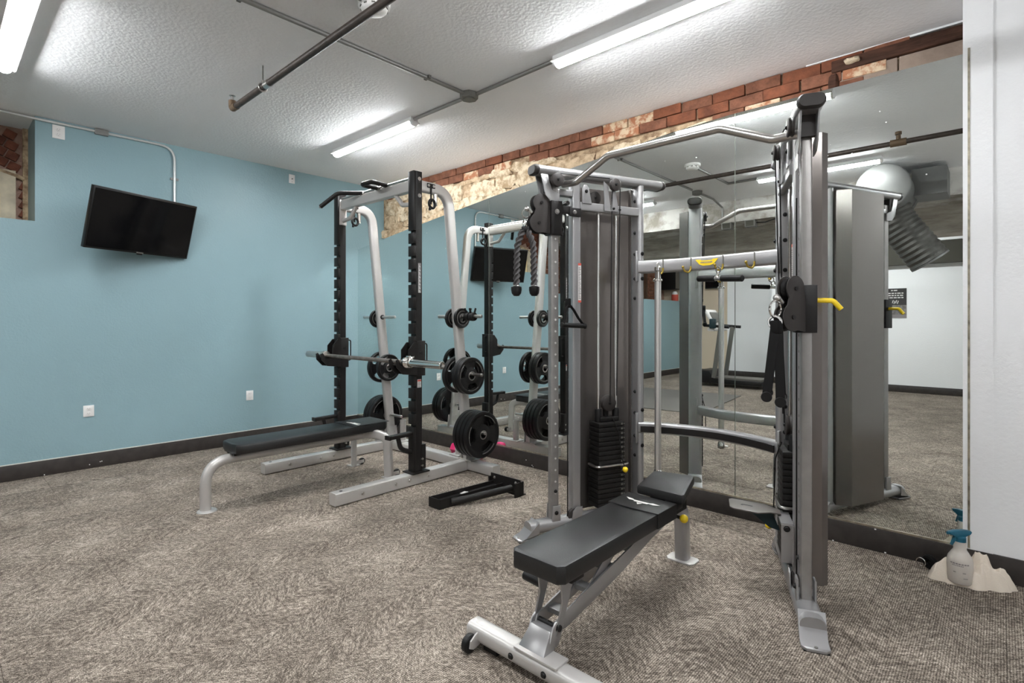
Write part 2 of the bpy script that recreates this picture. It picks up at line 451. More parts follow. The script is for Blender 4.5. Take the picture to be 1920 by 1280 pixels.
# second window of the niche
win2 = struct(MB().box(NX-.012, NX, -3.95, -3.25, 1.555, 2.3).build('window_2', M['wood_white']))
for y in (-3.27, -3.6, -3.93):
    MB().box(NX, NX+.06, y-.035, y+.035, 1.555, 2.3).build('window_frame', M['brownwood'], win2)
win3 = struct(MB().box(NX-.012, NX, -1.55, -1.0, 1.555, 2.2).build('window_3', M['wood_white']))
for y in (-1.03, -1.52):
    MB().box(NX, NX+.06, y-.035, y+.035, 1.555, 2.2).build('window_frame', M['brownwood'], win3)
MB().box(NX, NX+.05, -1.55, -1.0, 2.13, 2.2).build('window_head', M['brownwood'], win3)
struct(MB().box(-5.7, -5.6, YB-.1, 3.6, 0, HC).build('wall_outer', M['white_wall']))

# furred-out wall that carries the mirrors: its top steps down towards the blue wall
MT = [(-5.12, 1.893), (-4.67, 1.952), (-4.27, 2.003), (-3.117, 2.138), (-2.27, 2.222), (-1.51, 2.295), (-1.124, 2.312), (-.108, 2.314)]
poly = [(x, MY+.008, z) for x, z in MT]+[(-.108, MY+.008, 0), (-5.12, MY+.008, 0)]
struct(MB().prism(poly, (0, RY-MY-.02, 0)).build('wall_mirror_side', M['white_wall']))
wall_back = struct(MB().box(-5.6, -.1, RY+.012, RY+.16, 0, HC).build('wall_back', M['mortar']))
# bricks under the ceiling, stones below them
def stone_line(x):       # height of the brick / stone boundary
    pts = [(-5.2, 2.46), (-4.4, 2.475), (-3.6, 2.45), (-3.0, 2.475), (-2.5, 2.43), (-2.05, 2.445), (-1.75, 2.40), (-1.45, 2.42), (-1.15, 2.37), (-.8, 2.33), (-.52, 2.44), (-.4, 2.5)]
    for (a, za), (b, zb) in zip(pts, pts[1:]):
        if x <= b: return za+(zb-za)*(x-a)/(b-a)
    return 2.5
def rock(w, d, h, seed, rough):
    rr = random.Random(seed); m = MB(); nx, nz = 4, 3
    g = [[None]*(nz+1) for _ in range(nx+1)]
    for i in range(nx+1):
        for k in range(nz+1):
            x = (i/nx-.5)*w; z = (k/nz-.5)*h
            ex = abs(i/nx-.5)*2; ez = abs(k/nz-.5)*2
            edge = max(ex, ez)
            if ex == 1: x += rr.uniform(-.12, .05)*w*(1 if x < 0 else -1)*-1*rough
            if ez == 1: z += rr.uniform(-.16, .06)*h*(1 if z > 0 else -1)*rough
            if ex == 1 and ez == 1: x *= 1-rr.uniform(0,.22)*rough; z *= 1-rr.uniform(0,.25)*rough
            y = -d*(1-.45*edge**8)+rr.uniform(-.42, .42)*d*rough
            g[i][k] = m.v((x, y, z))
    for i in range(nx):
        for k in range(nz): m.face([g[i][k], g[i+1][k], g[i+1][k+1], g[i][k+1]])
    ring = [g[i][0] for i in range(nx+1)]+[g[nx][k] for k in range(1, nz+1)]+[g[i][nz] for i in range(nx-1, -1, -1)]+[g[0][k] for k in range(nz-1, 0, -1)]
    bk = [m.v((v.co.x, .012, v.co.z)) for v in ring]
    for i in range(len(ring)): m.face([ring[i], bk[i], bk[(i+1) % len(ring)], ring[(i+1) % len(ring)]])
    return m
bt = [MB().box(-.100, .100, -.014, .012, -.0335, .0335, .004).build('brick', m_, wall_back) for m_ in (M['brick'], M['brick2'], M['brick3'])]
used = [False]*3
for r_ in range(6):
    z = HC-.034-r_*.0715
    x = -5.12+.1+(r_ % 2)*.105
    while x < -.42:
        if z-.02 > stone_line(x):
            k = 0 if R.random() < .62 else (1 if R.random() < .8 else 2)
            if -2.25 < x < -1.85: k = 2
            o = bt[k] if not used[k] else bt[k].copy()
            if used[k]: COL.objects.link(o)
            used[k] = True; o.parent = wall_back
            o.location = (x+R.uniform(-.004, .004), RY+R.uniform(-.008, .006), z+R.uniform(-.002, .002)); o.rotation_euler = (0, R.uniform(-.012, .012), R.uniform(-.03, .03))
        x += .208
protos = []
for s_ in range(7):
    o = rock(1, 1, 1, 40+s_, 1.0).build('stone', M['stone'] if s_ % 2 else M['stone2'], wall_back, 60); protos.append([o, False])
z = 1.80; row = 0
while z < 2.48:
    h = R.uniform(.07, .13); x = -5.14+R.uniform(0, .1)
    while x < -.66:
        w = R.uniform(.09, .36); cx = x+w/2
        top = stone_line(cx)
        hh = min(h, top-z+.01)
        if hh > .045 and z+hh > 1.93+(cx+5.1)*.085:
            p = protos[R.randrange(7)]
            o = p[0] if not p[1] else p[0].copy()
            if p[1]: COL.objects.link(o)
            p[1] = True; o.parent = wall_back
            o.location = (cx, RY+.004, z+hh/2); o.scale = (w*1.10, R.uniform(.010, .034), hh*1.14)
            o.rotation_euler = (0, R.uniform(-.22, .22), 0)
        x += w+R.uniform(-.004, .008)
    z += h-.004
for o, u in protos:
    if not u: bpy.data.objects.remove(o)
# large brown blocks and dark timber at the right end
for x0, x1 in ((-.665, -.40), (-.393, -.125)):
    MB().box(x0, x1, RY-.012, RY+.012, 2.25, 2.505, .004).build('block', M['block'], wall_back)
MB().box(-.70, -.125, RY-.03, RY+.012, 2.508, 2.574, .006).build('timber', M['timber'], wall_back)
for (cx, cz, w_, h_, dx) in ((-.69, 2.42, .05, .2, 1), (-.60, 2.545, .07, .03, 0)):
    o = rock(w_, .03, h_, int(cz*99), .8).build('stone', M['timber'] if dx else M['stone2'], wall_back, 60); o.location = (cx, RY-.01-.02*(1-dx), cz)
# white wall right of the mirrors (pilaster slightly proud)
wr = MB()
wr.box(-.024, XR, MY-.004, RY+.2, 0, HC)
wr.box(-.1245, -.024, MY-.012, RY+.2, .112, HC)
wr.box(-.1245, -.024, MY-.002, RY+.2, 0, .112)
struct(wr.build('wall_right_of_mirror', M['white_wall']))
struct(MB().box(XR, XR+.1, YB-.1, 3.6, 0, HC).build('wall_right', M['white_wall']))
# wall behind the camera, seen in the mirrors
wf = struct(MB().box(-3.08, XR, YA-.12, YA, 0, HC).build('wall_front', M['white_wall']))
struct(MB().box(-3.08, -2.98, YB-.1, YA-.1, 0, HC).build('wall_return', M['white_wall']))
struct(MB().box(-4.15, -3.0, YB-.1, YB, 0, HC).build('wall_far', M['white_wall']))
struct(MB().box(-5.7, -4.15, YB-.1, YB+.004, 0, HC).build('wall_far_tan', M['tan_wall']))
# baseboards
H_B = .111
def bboard(name, x0, x1, y0, y1, caulk=None):
    o = struct(MB().box(x0, x1, y0, y1, 0, H_B, .003).build(name, M['base']))
    if caulk: MB().box(*caulk, H_B, H_B+.006).build('caulk_line', M['caulk'], o)
    return o
bboard('baseboard_left', BX, BX+.01, YB, MY, (BX-.001, BX+.005, YB, MY))
bboard('baseboard_back', BX, XR, MY-.012, MY+.006)
bboard('baseboard_front', -3.08, XR, YA, YA+.01)
bboard('baseboard_far', BX, -3.08, YB+.004, YB+.014)
# paint flecks stuck to the baseboards
fl = MB()
for y, z in ((.56,.008),(.82,.03),(.885,.04),(.895,.042)):
    fl.cbox((BX+.012, y, z), (.004, .006, .006))
for x, z in ((-2.7,.05),(-2.64,.02),(-2.63,.01),(-.63,.004),(-.41,.006),(-.45,.108)):
    fl.cbox((x, MY-.013, z), (.007, .004, .005))
stuff(fl.build('paint_flecks', M['white'], bpy.data.objects['baseboard_back']))
# concrete beams over the back of the room
struct(MB().box(-5.5, XR, -.95, -.40, 2.335, HC).build('beam_peeling', M['peel']))
struct(MB().box(-5.5, XR, -2.0, -1.6, 2.13, HC).build('beam_board_formed', M['concrete']))
struct(MB().box(-3.05, XR, YA+.0, YA+.12, 2.0, 2.33).build('beam_dark', M['darkgap']))
struct(MB().box(-3.08, XR, YA, YA+.14, 2.335, 2.40).build('trim_1', M['white_wall']))

# ------------------------------------------------------------------ mirrors
def mtop(x):
    for (a, za), (b, zb) in zip(MT, MT[1:]):
        if x <= b: return za+(zb-za)*(x-a)/(b-a)
    return MT[-1][1]
for (x0, x1, lab) in ((-5.118, -3.118, 'large wall mirror panel in the blue corner behind the squat rack'),
                      (-3.116, -1.125, 'large wall mirror panel behind the left tower of the cable machine'),
                      (-1.123, -.108, 'narrow wall mirror panel beside the white wall at right end')):
    g = .0012
    xs = [x0+g]+[x for x, _ in MT if x0+.05 < x < x1-.05]+[x1-g]
    pl = [(x, MY, mtop(x)) for x in xs]+[(x1-g, MY, H_B+.006), (x0+g, MY, H_B+.006)]
    t = tag(MB().prism(pl, (0, .006, 0)).build('wall_mirror', M['mirror']), lab, 'mirror')
    fk = MB()
    for _ in range(9):
        fx, fz, fs = R.uniform(x0+.1, x1-.1), R.uniform(1.75, 2.15), R.uniform(.002, .0045)
        if fz < mtop(fx)-.05: fk.lathe([(0, 0), (fs, 0), (fs*.6, .0012), (0, .0014)], (fx, MY-.0001, fz), (0,-1,0), 7)
    fk.build('paint_flecks', M['white'], t)
    e = MB(); e.rect([(x1-g, MY+.004, mtop(x1)), (x1-g, MY+.004, H_B+.006)], .004, .0035, .001, up=(0,1,0))
    e.build('mirror_edge', M['mirror_edge'], t)
struct(MB().box(-5.118, -.1, MY-.006, MY+.002, H_B+.0005, H_B+.009).build('trim_mirror_channel', M['channel']))
struct(MB().box(-.108, -.1, MY-.014, MY+.004, H_B+.006, 2.33).build('trim_mirror_edge', M['channel']))

# ------------------------------------------------------------------ ceiling services
def lamp(x0, x1, y, label):
    t = thing('fluorescent_light', label, 'light', ((x0+x1)/2, y, HC), 'fluorescent strip lights')
    h = MB(); z0 = HC-.036
    h.prism([(x0, y-.030, HC-.001), (x0, y+.030, HC-.001), (x0, y+.030, z0+.012), (x0, y+.050, z0+.002), (x0, y+.050, z0-.004), (x0, y-.050, z0-.004), (x0, y-.050, z0+.002), (x0, y-.030, z0+.012)], (x1-x0, 0, 0))
    h.build('housing', M['lamp_body'], t)
    sec = [(x0+.015, y+.031*math.cos(PI*k/10), z0-.001-.025*math.sin(PI*k/10)) for k in range(11)]
    MB().prism(sec, (x1-x0-.03, 0, 0)).build('lens', M['lens'], t)
    for x in (x0, x1-.015):
        c = [(x, y+.033*math.cos(PI*k/10), z0-.027*math.sin(PI*k/10)) for k in range(11)]
        MB().prism(c, (.015, 0, 0)).build('end_cap', M['lamp_body'], t)
    return t
lamp(-4.24, -3.13, 2.37, 'lit strip light on the ceiling near the squat rack and blue wall')
lamp(-1.84, -.78, 2.37, 'lit strip light on the ceiling nearest the brick band, above the cable machine')
lamp(-4.20, -3.10, .285, 'lit strip light in the upper left corner of the photo above the television')
lamp(-1.84, -.78, .50, 'lit strip light seen only in the mirror, in front of the round duct')
lamp(-4.24, -3.13, -2.75, 'added unseen fill light behind the concrete beams, toward the blue wall')  # added out of view to brighten the far end of the room
lamp(-1.84, -.78, -2.9, 'added unseen fill light behind the concrete beams, toward the poster')  # second unseen lamp added to light the white wall
lamp(.35, 1.45, .50, 'added unseen fill light behind the camera, toward the right wall')  # extra lamp added for fill, never in view

def conduit(name, pts, r, m, label, cat='conduit', straps=()):
    o = MB().tube(pts, r, 10).build(name, m); tag(o, label, cat)
    for p, ax in straps:
        s = MB(); p = Vector(p)
        s.cbox(p, (.018, .05, .016) if ax == 'x' else (.05, .018, .016) if ax == 'y' else (.012, .06, .018))
        s.build('strap', M['boxgrey'] if m is M['conduit'] else M['conduit'], o)
    return o
zc = HC-.013
conduit('conduit', [(-2.54, 2.31, zc), (-2.54, .50, zc)], .012, M['conduit'], 'thin grey conduit crossing the ceiling between the two junction boxes', straps=[((-2.54, 2.02, zc), 'y'), ((-2.54, .95, zc), 'y')])
conduit('conduit', [(-2.59, 2.37, zc), (-3.13, 2.37, zc)], .012, M['conduit'], 'short grey conduit from junction box to strip light above the squat rack')
conduit('conduit', [(-2.48, 2.38, zc), (-1.84, 2.37, zc)], .012, M['conduit'], 'short grey conduit from junction box to strip light above the cable machine')
conduit('conduit', [(-2.54, .30, zc), (-2.54, -.1, zc), (-2.54, -.38, HC-.07), (-2.54, -.392, 2.36)], .012, M['conduit'], 'bent grey conduit running from junction box onto the peeling beam')
conduit('conduit', [(-2.14, 1.33, zc), (-2.14, .5, zc), (-1.84, .5, zc)], .012, M['conduit'], 'thin grey conduit between the smoke detector and a reflected strip light')
def jbox(c, label):
    t = thing('junction_box', label, 'junction box', (c[0], c[1], HC))
    MB().lathe([(.055, 0), (.06, -.004), (.058, -.036), (.052, -.04)], (c[0], c[1], HC), (0,0,1), 8).build('box', M['boxgrey'], t, 20)
    MB().lathe([(.040, -.040), (.040, -.044), (.0, -.045)], (c[0], c[1], HC), (0,0,1), 16).build('cover', M['boxgrey'], t)
jbox((-2.54, 2.36), 'dark octagonal junction box on the ceiling between two strip lights')
jbox((-2.54, .36), 'dark octagonal junction box seen in the mirror near the peeling beam')
# sprinkler pipe
t = thing('sprinkler_pipe', 'dark iron sprinkler pipe hanging below the ceiling', 'pipe', (-1.0, 1.298, 2.469))
MB().cyl((-3.56, 1.298, 2.469), (1.58, 1.298, 2.469), .019, 14).build('pipe_run', M['pipe'], t)
MB().tube(fillet([(-3.53, 1.298, 2.469), (-3.60, 1.298, 2.469), (-3.60, 1.298, 2.52)], .03), .022, 12).build('elbow', M['pipe_fit'], t)
h = MB(); h.cyl((-3.60, 1.298, 2.515), (-3.60, 1.298, 2.545), .009, 10); h.lathe([(.006, 0), (.019, .002), (.019, .005), (.0, .006)], (-3.60, 1.298, 2.548), (0,0,1), 12); h.build('sprinkler_head', M['steel'], t)
h = MB(); h.cyl((-3.14, 1.298, 2.49), (-3.14, 1.298, HC-.001), .0045, 8); h.build('hanger_rod', M['boxgrey'], t)
h = MB(); h.torus((-3.14, 1.298, 2.469), (1,0,0), .023, .005, 16, 6); h.cbox((-3.14, 1.298, 2.498), (.02, .014, .02)); h.build('hanger_ring', M['steel'], t)
h = MB(); h.cyl((-3.10, 1.298, 2.469), (-3.05, 1.298, 2.469), .022, 12); h.build('coupling', M['steel'], t)
h = MB(); h.cyl((-.62, 1.298, 2.469), (-.52, 1.298, 2.469), .028, 12); h.cyl((-.57, 1.298, 2.47), (-.57, 1.298, 2.525), .016, 10); h.cyl((-.57, 1.298, 2.53), (-.57, 1.298, 2.55), .022, 10); h.build('tee_fitting', M['pipe_fit'], t)
# smoke detector
t = thing('smoke_detector', 'round white smoke detector on the ceiling behind the dark pipe', 'smoke detector', (-2.14, 1.39, HC))
MB().lathe([(.072, 0), (.074, -.006), (.072, -.022), (.064, -.026)], (-2.14, 1.39, HC), (0,0,1), 28).build('mounting_base', M['white'], t)
MB().lathe([(.062, -.026), (.060, -.036), (.050, -.046), (.030, -.052), (0, -.053)], (-2.14, 1.39, HC), (0,0,1), 28).build('cover', M['white'], t)
h = MB()
for k in range(10):
    a = 2*PI*k/10; h.cbox((-2.14+.0605*math.cos(a), 1.39+.0605*math.sin(a), HC-.031), (.006, .016, .005), Matrix.Rotation(a, 3, 'Z'))
stuff(h.build('vent_slots', M['boxgrey'], t))

# outlets on the blue wall
def outlet(y, z, w, hgt, label, kind):
    t = thing('wall_outlet', label, 'outlet', (BX, y, z), None)
    MB().box(BX-.001, BX+.006, y-w/2, y+w/2, z-hgt/2, z+hgt/2, .002).build('cover_plate', M['white'], t)
    if kind == 'duplex':
        for dz in (-.018, .018):
            f = MB().lathe([(.0145, 0), (.0145, .0035), (.013, .0042)], (BX+.006, y, z+dz), (1,0,0), 14).build('receptacle', M['white'], t)
            s = MB(); s.box(BX+.010, BX+.0107, y-.007, y-.005, z+dz-.002, z+dz+.006); s.box(BX+.010, BX+.0107, y+.005, y+.007, z+dz-.002, z+dz+.006); s.cyl((BX+.0098, y, z+dz-.007), (BX+.0107, y, z+dz-.007), .0022, 8)
            s.build('slots', M['ink'], f)
    else:
        MB().cyl((BX+.006, y, z), (BX+.016, y, z), .0055, 10).build('jack', M['boxgrey'], t)
        MB().cyl((BX+.006, y, z-.028), (BX+.0085, y, z-.028), .003, 8).build('screw', M['boxgrey'], t)
    return t
outlet(.816, .437, .066, .085, 'white wall outlet low on the blue wall below the television', 'duplex')
outlet(1.997, .435, .062, .088, 'white wall plate low on the blue wall beside the flat bench', 'duplex')
outlet(.640, 2.512, .072, .098, 'white double outlet high on the blue wall by the brick niche', 'duplex')
outlet(2.394, 2.512, .058, .085, 'small white cable plate high on the blue wall near the ceiling corner', 'jack')

# television
C0 = Vector((-4.9, 1.128, 1.864)); tw, th = .784, .451
ya, pi_ = -.351, .284
ex = Vector((math.sin(ya), math.cos(ya), 0)); nn = Vector((math.cos(ya), -math.sin(ya), 0))
n2 = nn*math.cos(pi_)-Vector((0,0,1))*math.sin(pi_); u2 = n2.cross(ex)
Rm = Matrix((ex, u2, n2)).transposed()
tv = thing('television', 'black flat television tilted down on the blue wall', 'television', C0)
MB().cbox(C0-n2*.018, (tw, th, .036), Rm, .004).build('tv_case', M['bezel'], tv)
MB().cbox(C0+n2*.0005, (tw-.022, th-.03, .003), Rm).build('screen', M['screen'], tv)
MB().cbox(C0-u2*(th/2-.006)+n2*.002, (.05, .008, .004), Rm).build('logo_plate', M['steel'], tv)
MB().cbox(C0-u2*(th/2+.004)-n2*.004, (.04, .012, .015), Rm, .003).build('sensor', M['bezel'], tv)
h = MB(); h.cbox(C0-n2*.05, (.22, .2, .03), Rm); h.rect([C0-n2*.05, Vector((BX+.02, 1.2, 1.88))], .05, .03, .005); h.box(BX, BX+.02, 1.1, 1.3, 1.75, 2.0); h.build('wall_bracket', M['black'], tv)
# bright conduit above the television
yv = 1.385
c = conduit('tv_conduit', fillet([(BX+.012, yv, 1.95), (BX+.012, yv, HC-.022), (BX+.012, NY-.0, HC-.022), (BX+.02, -.1, HC-.012), (-4.9, -.5, HC-.012)], [.11, .05, .2]), .010, M['conduit_white'], 'bright conduit curving from the ceiling line down to the television', 'conduit', straps=[((BX+.008, yv, 2.31), 'z')])
t = thing('junction_box', 'small grey conduit box at the top of the blue wall', 'junction box', (BX, .905, HC-.02))
MB().box(BX, BX+.03, .85, .935, HC-.045, HC-.002, .004).build('box', M['conduit'], t)
MB().box(BX+.03, BX+.033, .855, .93, HC-.04, HC-.007).build('cover', M['conduit'], t)

# ------------------------------------------------------------------ squat rack
XN, XF, PY = -2.98, -3.98, 2.27
rk = thing('squat_rack', 'black and silver half rack with notched posts before the mirror', 'squat rack', (-3.48, 2.4, 0))
RZ = 2.06
def up_y(z): return 2.76-.103*(z-.09)
def bolt(m, p, ax, r=.010, h=.007):
    p = Vector(p); ax = Vector(ax)
    m.lathe([(r*1.25, 0), (r*1.25, h*.25), (r, h*.3), (r*.8, h), (0, h*1.05)], p, ax, 10)
for X, sgn in ((XN, 1), (XF, -1)):
    y0 = 1.645
    r_ = MB().rect([(X, y0, .042), (X, 2.715, .042)], .075, .075, .006).build('base_rail', M['silver'], rk)
    b = MB()
    for y in (1.83, 2.08, 2.19, 2.35): bolt(b, (X+.0375, y, .045), (1,0,0))
    b.cyl((X, 1.70, .0795), (X, 1.70, .0803), .012, 14)
    b.build('bolts', M['steel'], r_)
    MB().cyl((X, 1.70, .0790), (X, 1.70, .0808), .0105, 14).build('hole', M['black'], r_)
    p = MB().rect([(X, PY+.004, .088), (X, PY+.004, 2.15)], .062, .052, .005, up=(0,1,0)).build('post', M['rack_black'], rk)
    tth = MB(); z = .36; k = 0
    edges = [.09]+[1.733-.0886*i for i in range(15, -1, -1)]
    for a, c in zip(edges, edges[1:]+[None]):
        if c is None: tth.box(X-.031, X+.031, PY-.043, PY-.021, a+.009, 2.15, .002)
        else: tth.box(X-.031, X+.031, PY-.043, PY-.021, a+(.009 if a > .1 else 0), c-.009, .002)
    tth.build('notched_strip', M['rack_black'], p)
    MB().box(X-.06, X+.06, PY-.07, PY+.075, .080, .090, .002).build('foot_plate', M['rack_black'], p)
    b = MB()
    for z in (2.10, 1.985): bolt(b, (X+.031, PY+.006, z), (1,0,0), .011)
    for z in (.17, .125): bolt(b, (X+.031, PY+.03, z), (1,0,0), .009)
    b.build('bolts', M['steel'], p)
    MB().box(X-.036, X+.036, PY+.02, PY+.06, .10, .27, .006).build('lower_bracket', M['rack_black'], p)
    arc = fillet([(X, PY+.03, RZ), (X, up_y(2.06), RZ), (X, up_y(.085), .085)], .19, 9)
    u_ = MB().rect(arc, .078, .05, .016, up=(1,0,0)).build('rear_upright', M['silver'], rk)
    g = MB(); yb = up_y(.1)
    for dx in (-.032, .027): g.prism([(X+dx, yb-.05, .08), (X+dx, yb+.05, .08), (X+dx, yb+.035, .2), (X+dx, yb-.045, .2)], (.005, 0, 0))
    g.box(X-.05, X+.09, yb-.055, yb+.045, .080, .087)
    g.build('gusset', M['silver'], u_)
    b = MB()
    for dy, z in ((-.02, .11), (.02, .15)): bolt(b, (X+.032, yb+dy, z), (1,0,0), .009)
    b.build('bolts', M['steel'], u_)
    for z, l1, l2 in ((1.155, .235, .19), (.73, .195, .15), (.30, .185, .16)):
        y = up_y(z); a, c = (l2, l1) if sgn > 0 else (l1, l2)
        pg = MB().cyl((X-.025-a, y, z), (X+.025+c, y, z), .0125 if z > .5 else .012, 14, .003).build('storage_peg', M['steel'], u_)
        e = MB()
        for s_ in (-1, 1): e.lathe([(.012, 0), (.02, 0), (.02, .008), (.012, .008)], (X+s_*.0255, y, z), (s_, 0, 0), 16)
        e.build('peg_collar', M['black'] if (X == XF and z > 1) else M['steel'], u_)
    # J hook
    j = MB(); j.box(X-.043, X+.043, PY-.025, PY+.048, .745, .985, .003)
    for dx in (-.043, .037):
        j.prism([(X+dx, PY-.05, .975), (X+dx, PY-.095, .925), (X+dx, PY-.095, .865), (X+dx, PY-.115, .836), (X+dx, PY-.155, .832), (X+dx, PY-.178, .868), (X+dx, PY-.195, .862), (X+dx, PY-.19, .815), (X+dx, PY-.14, .765), (X+dx, PY-.02, .750), (X+dx, PY-.02, .975)], (.006, 0, 0))
    j.box(X-.043, X+.043, PY-.165, PY-.11, .822, .832, .002)
    jo = j.build('bar_hook', M['rack_black'], rk)
    MB().tube(fillet([(X+.02, PY+.046, .965), (X+.02, PY+.078, .965), (X+.02, PY+.078, .80), (X+.02, PY+.046, .80)], .015, 4), .005, 8).build('handle', M['rack_black'], jo)
    MB().cyl((X+.040, PY+.01, .90), (X+.046, PY+.01, .90), .012, 12).build('hole', M['black'], jo)
    # low bar catch
    s = MB(); s.rect([(X, PY-.03, .352), (X, PY-.225, .347)], .045, .026, .006); s.box(X-.028, X+.028, PY-.235, PY-.222, .335, .362)
    s.tube(fillet([(X, PY-.15, .34), (X, PY-.13, .26), (X, PY-.02, .215)], .06), .016, 10)
    s.build('bar_catch', M['rack_black'], rk)
    # grip at the top
    xs = X-sgn*.36
    gpts = fillet([(-3.31, PY-.02, RZ+.05), (-3.285, 2.12, RZ+.05), (-3.40, 2.10, RZ+.045), (-3.41, PY-.02, RZ+.045)], .03) if sgn > 0 else None
    gp = MB().tube(gpts or fillet([(xs, PY-.02, RZ+.045), (X-sgn*.22, 2.12, RZ+.045), (X-sgn*.12, 2.03, RZ-.06)], .08), .0165, 12).build('pull_up_grip', M['rack_black'], rk)
    MB().cyl((xs+.012*sgn, PY-.028, RZ+.045), (xs-.002*sgn, PY-.01, RZ+.045), .0185, 12).build('grip_weld', M['silver'], gp)
    (MB().ball((X-sgn*.12, 2.03, RZ-.06), .012, 10) if sgn < 0 else MB().ball((-3.41, PY-.03, RZ+.045), .018, 10)).build('grip_end', M['steel'], gp)
    MB().tube(fillet([(X-sgn*.24, PY, RZ-.03), (X-sgn*.155, PY, RZ-.115), (X-sgn*.02, PY, RZ-.128)], .03), .016, 12).build('brace', M['silver'], rk)
    MB().box(X-sgn*.03-.012, X-sgn*.03+.012, PY-.03, PY+.03, RZ-.16, RZ+.045, .002).build('mount_plate', M['silver'], rk)
    # hook with collar perch under the arch
    h = MB(); h.box(X+.026, X+.031, 2.345, 2.415, RZ-.006, RZ+.026, .002); h.box(X+.027, X+.032, 2.372, 2.384, RZ-.12, RZ+.02)
    h.cyl((X+.03, 2.378, RZ-.095), (X+.05, 2.378, RZ-.095), .007, 10)
    hk = h.build('hanger_strap', M['black'], rk)
    b = MB()
    for y in (2.357, 2.402): bolt(b, (X+.031, y, RZ+.010), (1,0,0), .008)
    b.cyl((X+.01, 2.43, RZ-.12), (X+.01, 2.43, RZ-.038), .016, 14)
    b.build('bolts', M['steel'], hk)
    # bar holder stub on the rear tube
    xb = X-sgn*.14
    o = MB().lathe([(.026, .083), (.026, .26), (.021, .26), (.021, .10)], (xb, 2.785, 0), (0,0,1), 18).build('bar_holder', M['silver'], rk)
    MB().box(xb-.055, xb+.055, 2.735, 2.835, .080, .087, .002).build('holder_plate', M['silver'], o)
MB().rect([(XF-.19, 2.758, .042), (XN+.30, 2.758, .042)], .078, .072, .008).build('rear_tube', M['silver'], rk)
cm = MB().rect([(XF+.03, PY, RZ), (XN-.03, PY, RZ)], .05, .078, .008).build('crossmember', M['silver'], rk)
MB().cyl((XF+.02, PY-.008, RZ+.050), (XN-.02, PY-.008, RZ+.050), .0125, 14).build('pull_up_bar', M['steel'], rk)
# warning stickers on the near post (print too small to read)
st = MB().box(XN+.031, XN+.0318, PY-.006, PY+.018, 1.315, 1.52).build('warning_sticker', M['ink'], rk)
s = MB()
for k in range(24): s.box(XN+.0319, XN+.0322, PY-.003, PY+.014-.006*(k % 3), 1.32+k*.0082, 1.3245+k*.0082)
stuff(s.build('print', M['label'], st))
st = MB().box(XN+.031, XN+.0318, PY-.012, PY+.02, .665, .72).build('warning_sticker', M['label'], rk)
s = MB(); s.box(XN+.0319, XN+.0322, PY-.011, PY+.019, .706, .718); stuff(s.build('print', M['red'], st))
s = MB()
for k in range(4): s.box(XN+.0319, XN+.0322, PY-.009, PY+.016-.004*(k % 2), .669+k*.009, .673+k*.009)
stuff(s.build('print', M['ink'], st))

# ------------------------------------------------------------------ weight plates
def plate_mesh(r, t, holes, rim=True):
    """axis +X, centred; a rubber plate with raised rim, hub and three grip openings"""
    n = 72
    radii = [.026, .030, .36*r, .44*r, .50*r, .74*r, .79*r, .83*r, .90*r, .965*r, r]
    def th(q):
        f = q/r
        if q < .34*r: return t*.5
        if f < .42: return t*.42
        if f < .80: return t*.33
        if f < .84: return t*.42
        if f < .93: return t*.5
        if f < .98: return t*.47
        return t*.36
    def hole(i, j):
        if not holes: return False
        f = (radii[i]+radii[i+1])/2/r
        a = ((j+.5)/n*360) % 120
        if .44 < f < .79:
            half = 31 if .50 < f < .74 else 26
            return abs(a-60) < half
        return False
    m = MB(); V = {}
    def vert(i, j, s):
        k = (i, j % n, s)
        if k not in V:
            a = 2*PI*(j % n)/n + PI/2
            V[k] = m.v((s*th(radii[i]), radii[i]*math.cos(a), radii[i]*math.sin(a)))
        return V[k]
    last = len(radii)-1
    for i in range(last):
        for j in range(n):
            if hole(i, j): continue
            for s in (-1, 1): m.face([vert(i,j,s), vert(i+1,j,s), vert(i+1,j+1,s), vert(i,j+1,s)])
            if hole(i, j-1): m.face([vert(i,j,-1), vert(i+1,j,-1), vert(i+1,j,1), vert(i,j,1)])
            if hole(i, j+1): m.face([vert(i,j+1,-1), vert(i+1,j+1,-1), vert(i+1,j+1,1), vert(i,j+1,1)])
            if i > 0 and hole(i-1, j): m.face([vert(i,j,-1), vert(i,j+1,-1), vert(i,j+1,1), vert(i,j,1)])
            if i < last-1 and hole(i+1, j): m.face([vert(i+1,j,-1), vert(i+1,j+1,-1), vert(i+1,j+1,1), vert(i+1,j,1)])
    for j in range(n):
        m.face([vert(last,j,-1), vert(last,j+1,-1), vert(last,j+1,1), vert(last,j,1)])
        m.face([vert(0,j,-1), vert(0,j+1,-1), vert(0,j+1,1), vert(0,j,1)])
    return m
def make_plate(r, t, holes, label):
    o = tag(plate_mesh(r, t, holes).build('weight_plate', M['rubber'], None, 30), label, 'weight plate', 'weight plates stored on the squat rack')
    h = MB()
    for s in (-1, 1): h.lathe([(.0255, 0), (.034, 0), (.034, s*.002), (.0255, s*.002)], (s*t*.5, 0, 0), (1,0,0), 28, cap=False)
    h.build('hub_ring', M['steel'], o)
    g = MB()
    for s in (-1, 1):
        x = s*t*.5
        if r > .1:
            for c in range(3):
                a0 = math.radians(120*c+90+60-28); a1 = math.radians(120*c+90+60+28)
                pts = [(s*t*.43, .815*r*math.cos(a0+(a1-a0)*k/10), .815*r*math.sin(a0+(a1-a0)*k/10)) for k in range(11)]
                g.tube(pts, .0035, 6)
        else:
            g.torus((s*t*.46, 0, 0), (1,0,0), r*.72, .003, 24, 6)
    g.build('worn_edge', M['rubber_edge'], o)
    return o
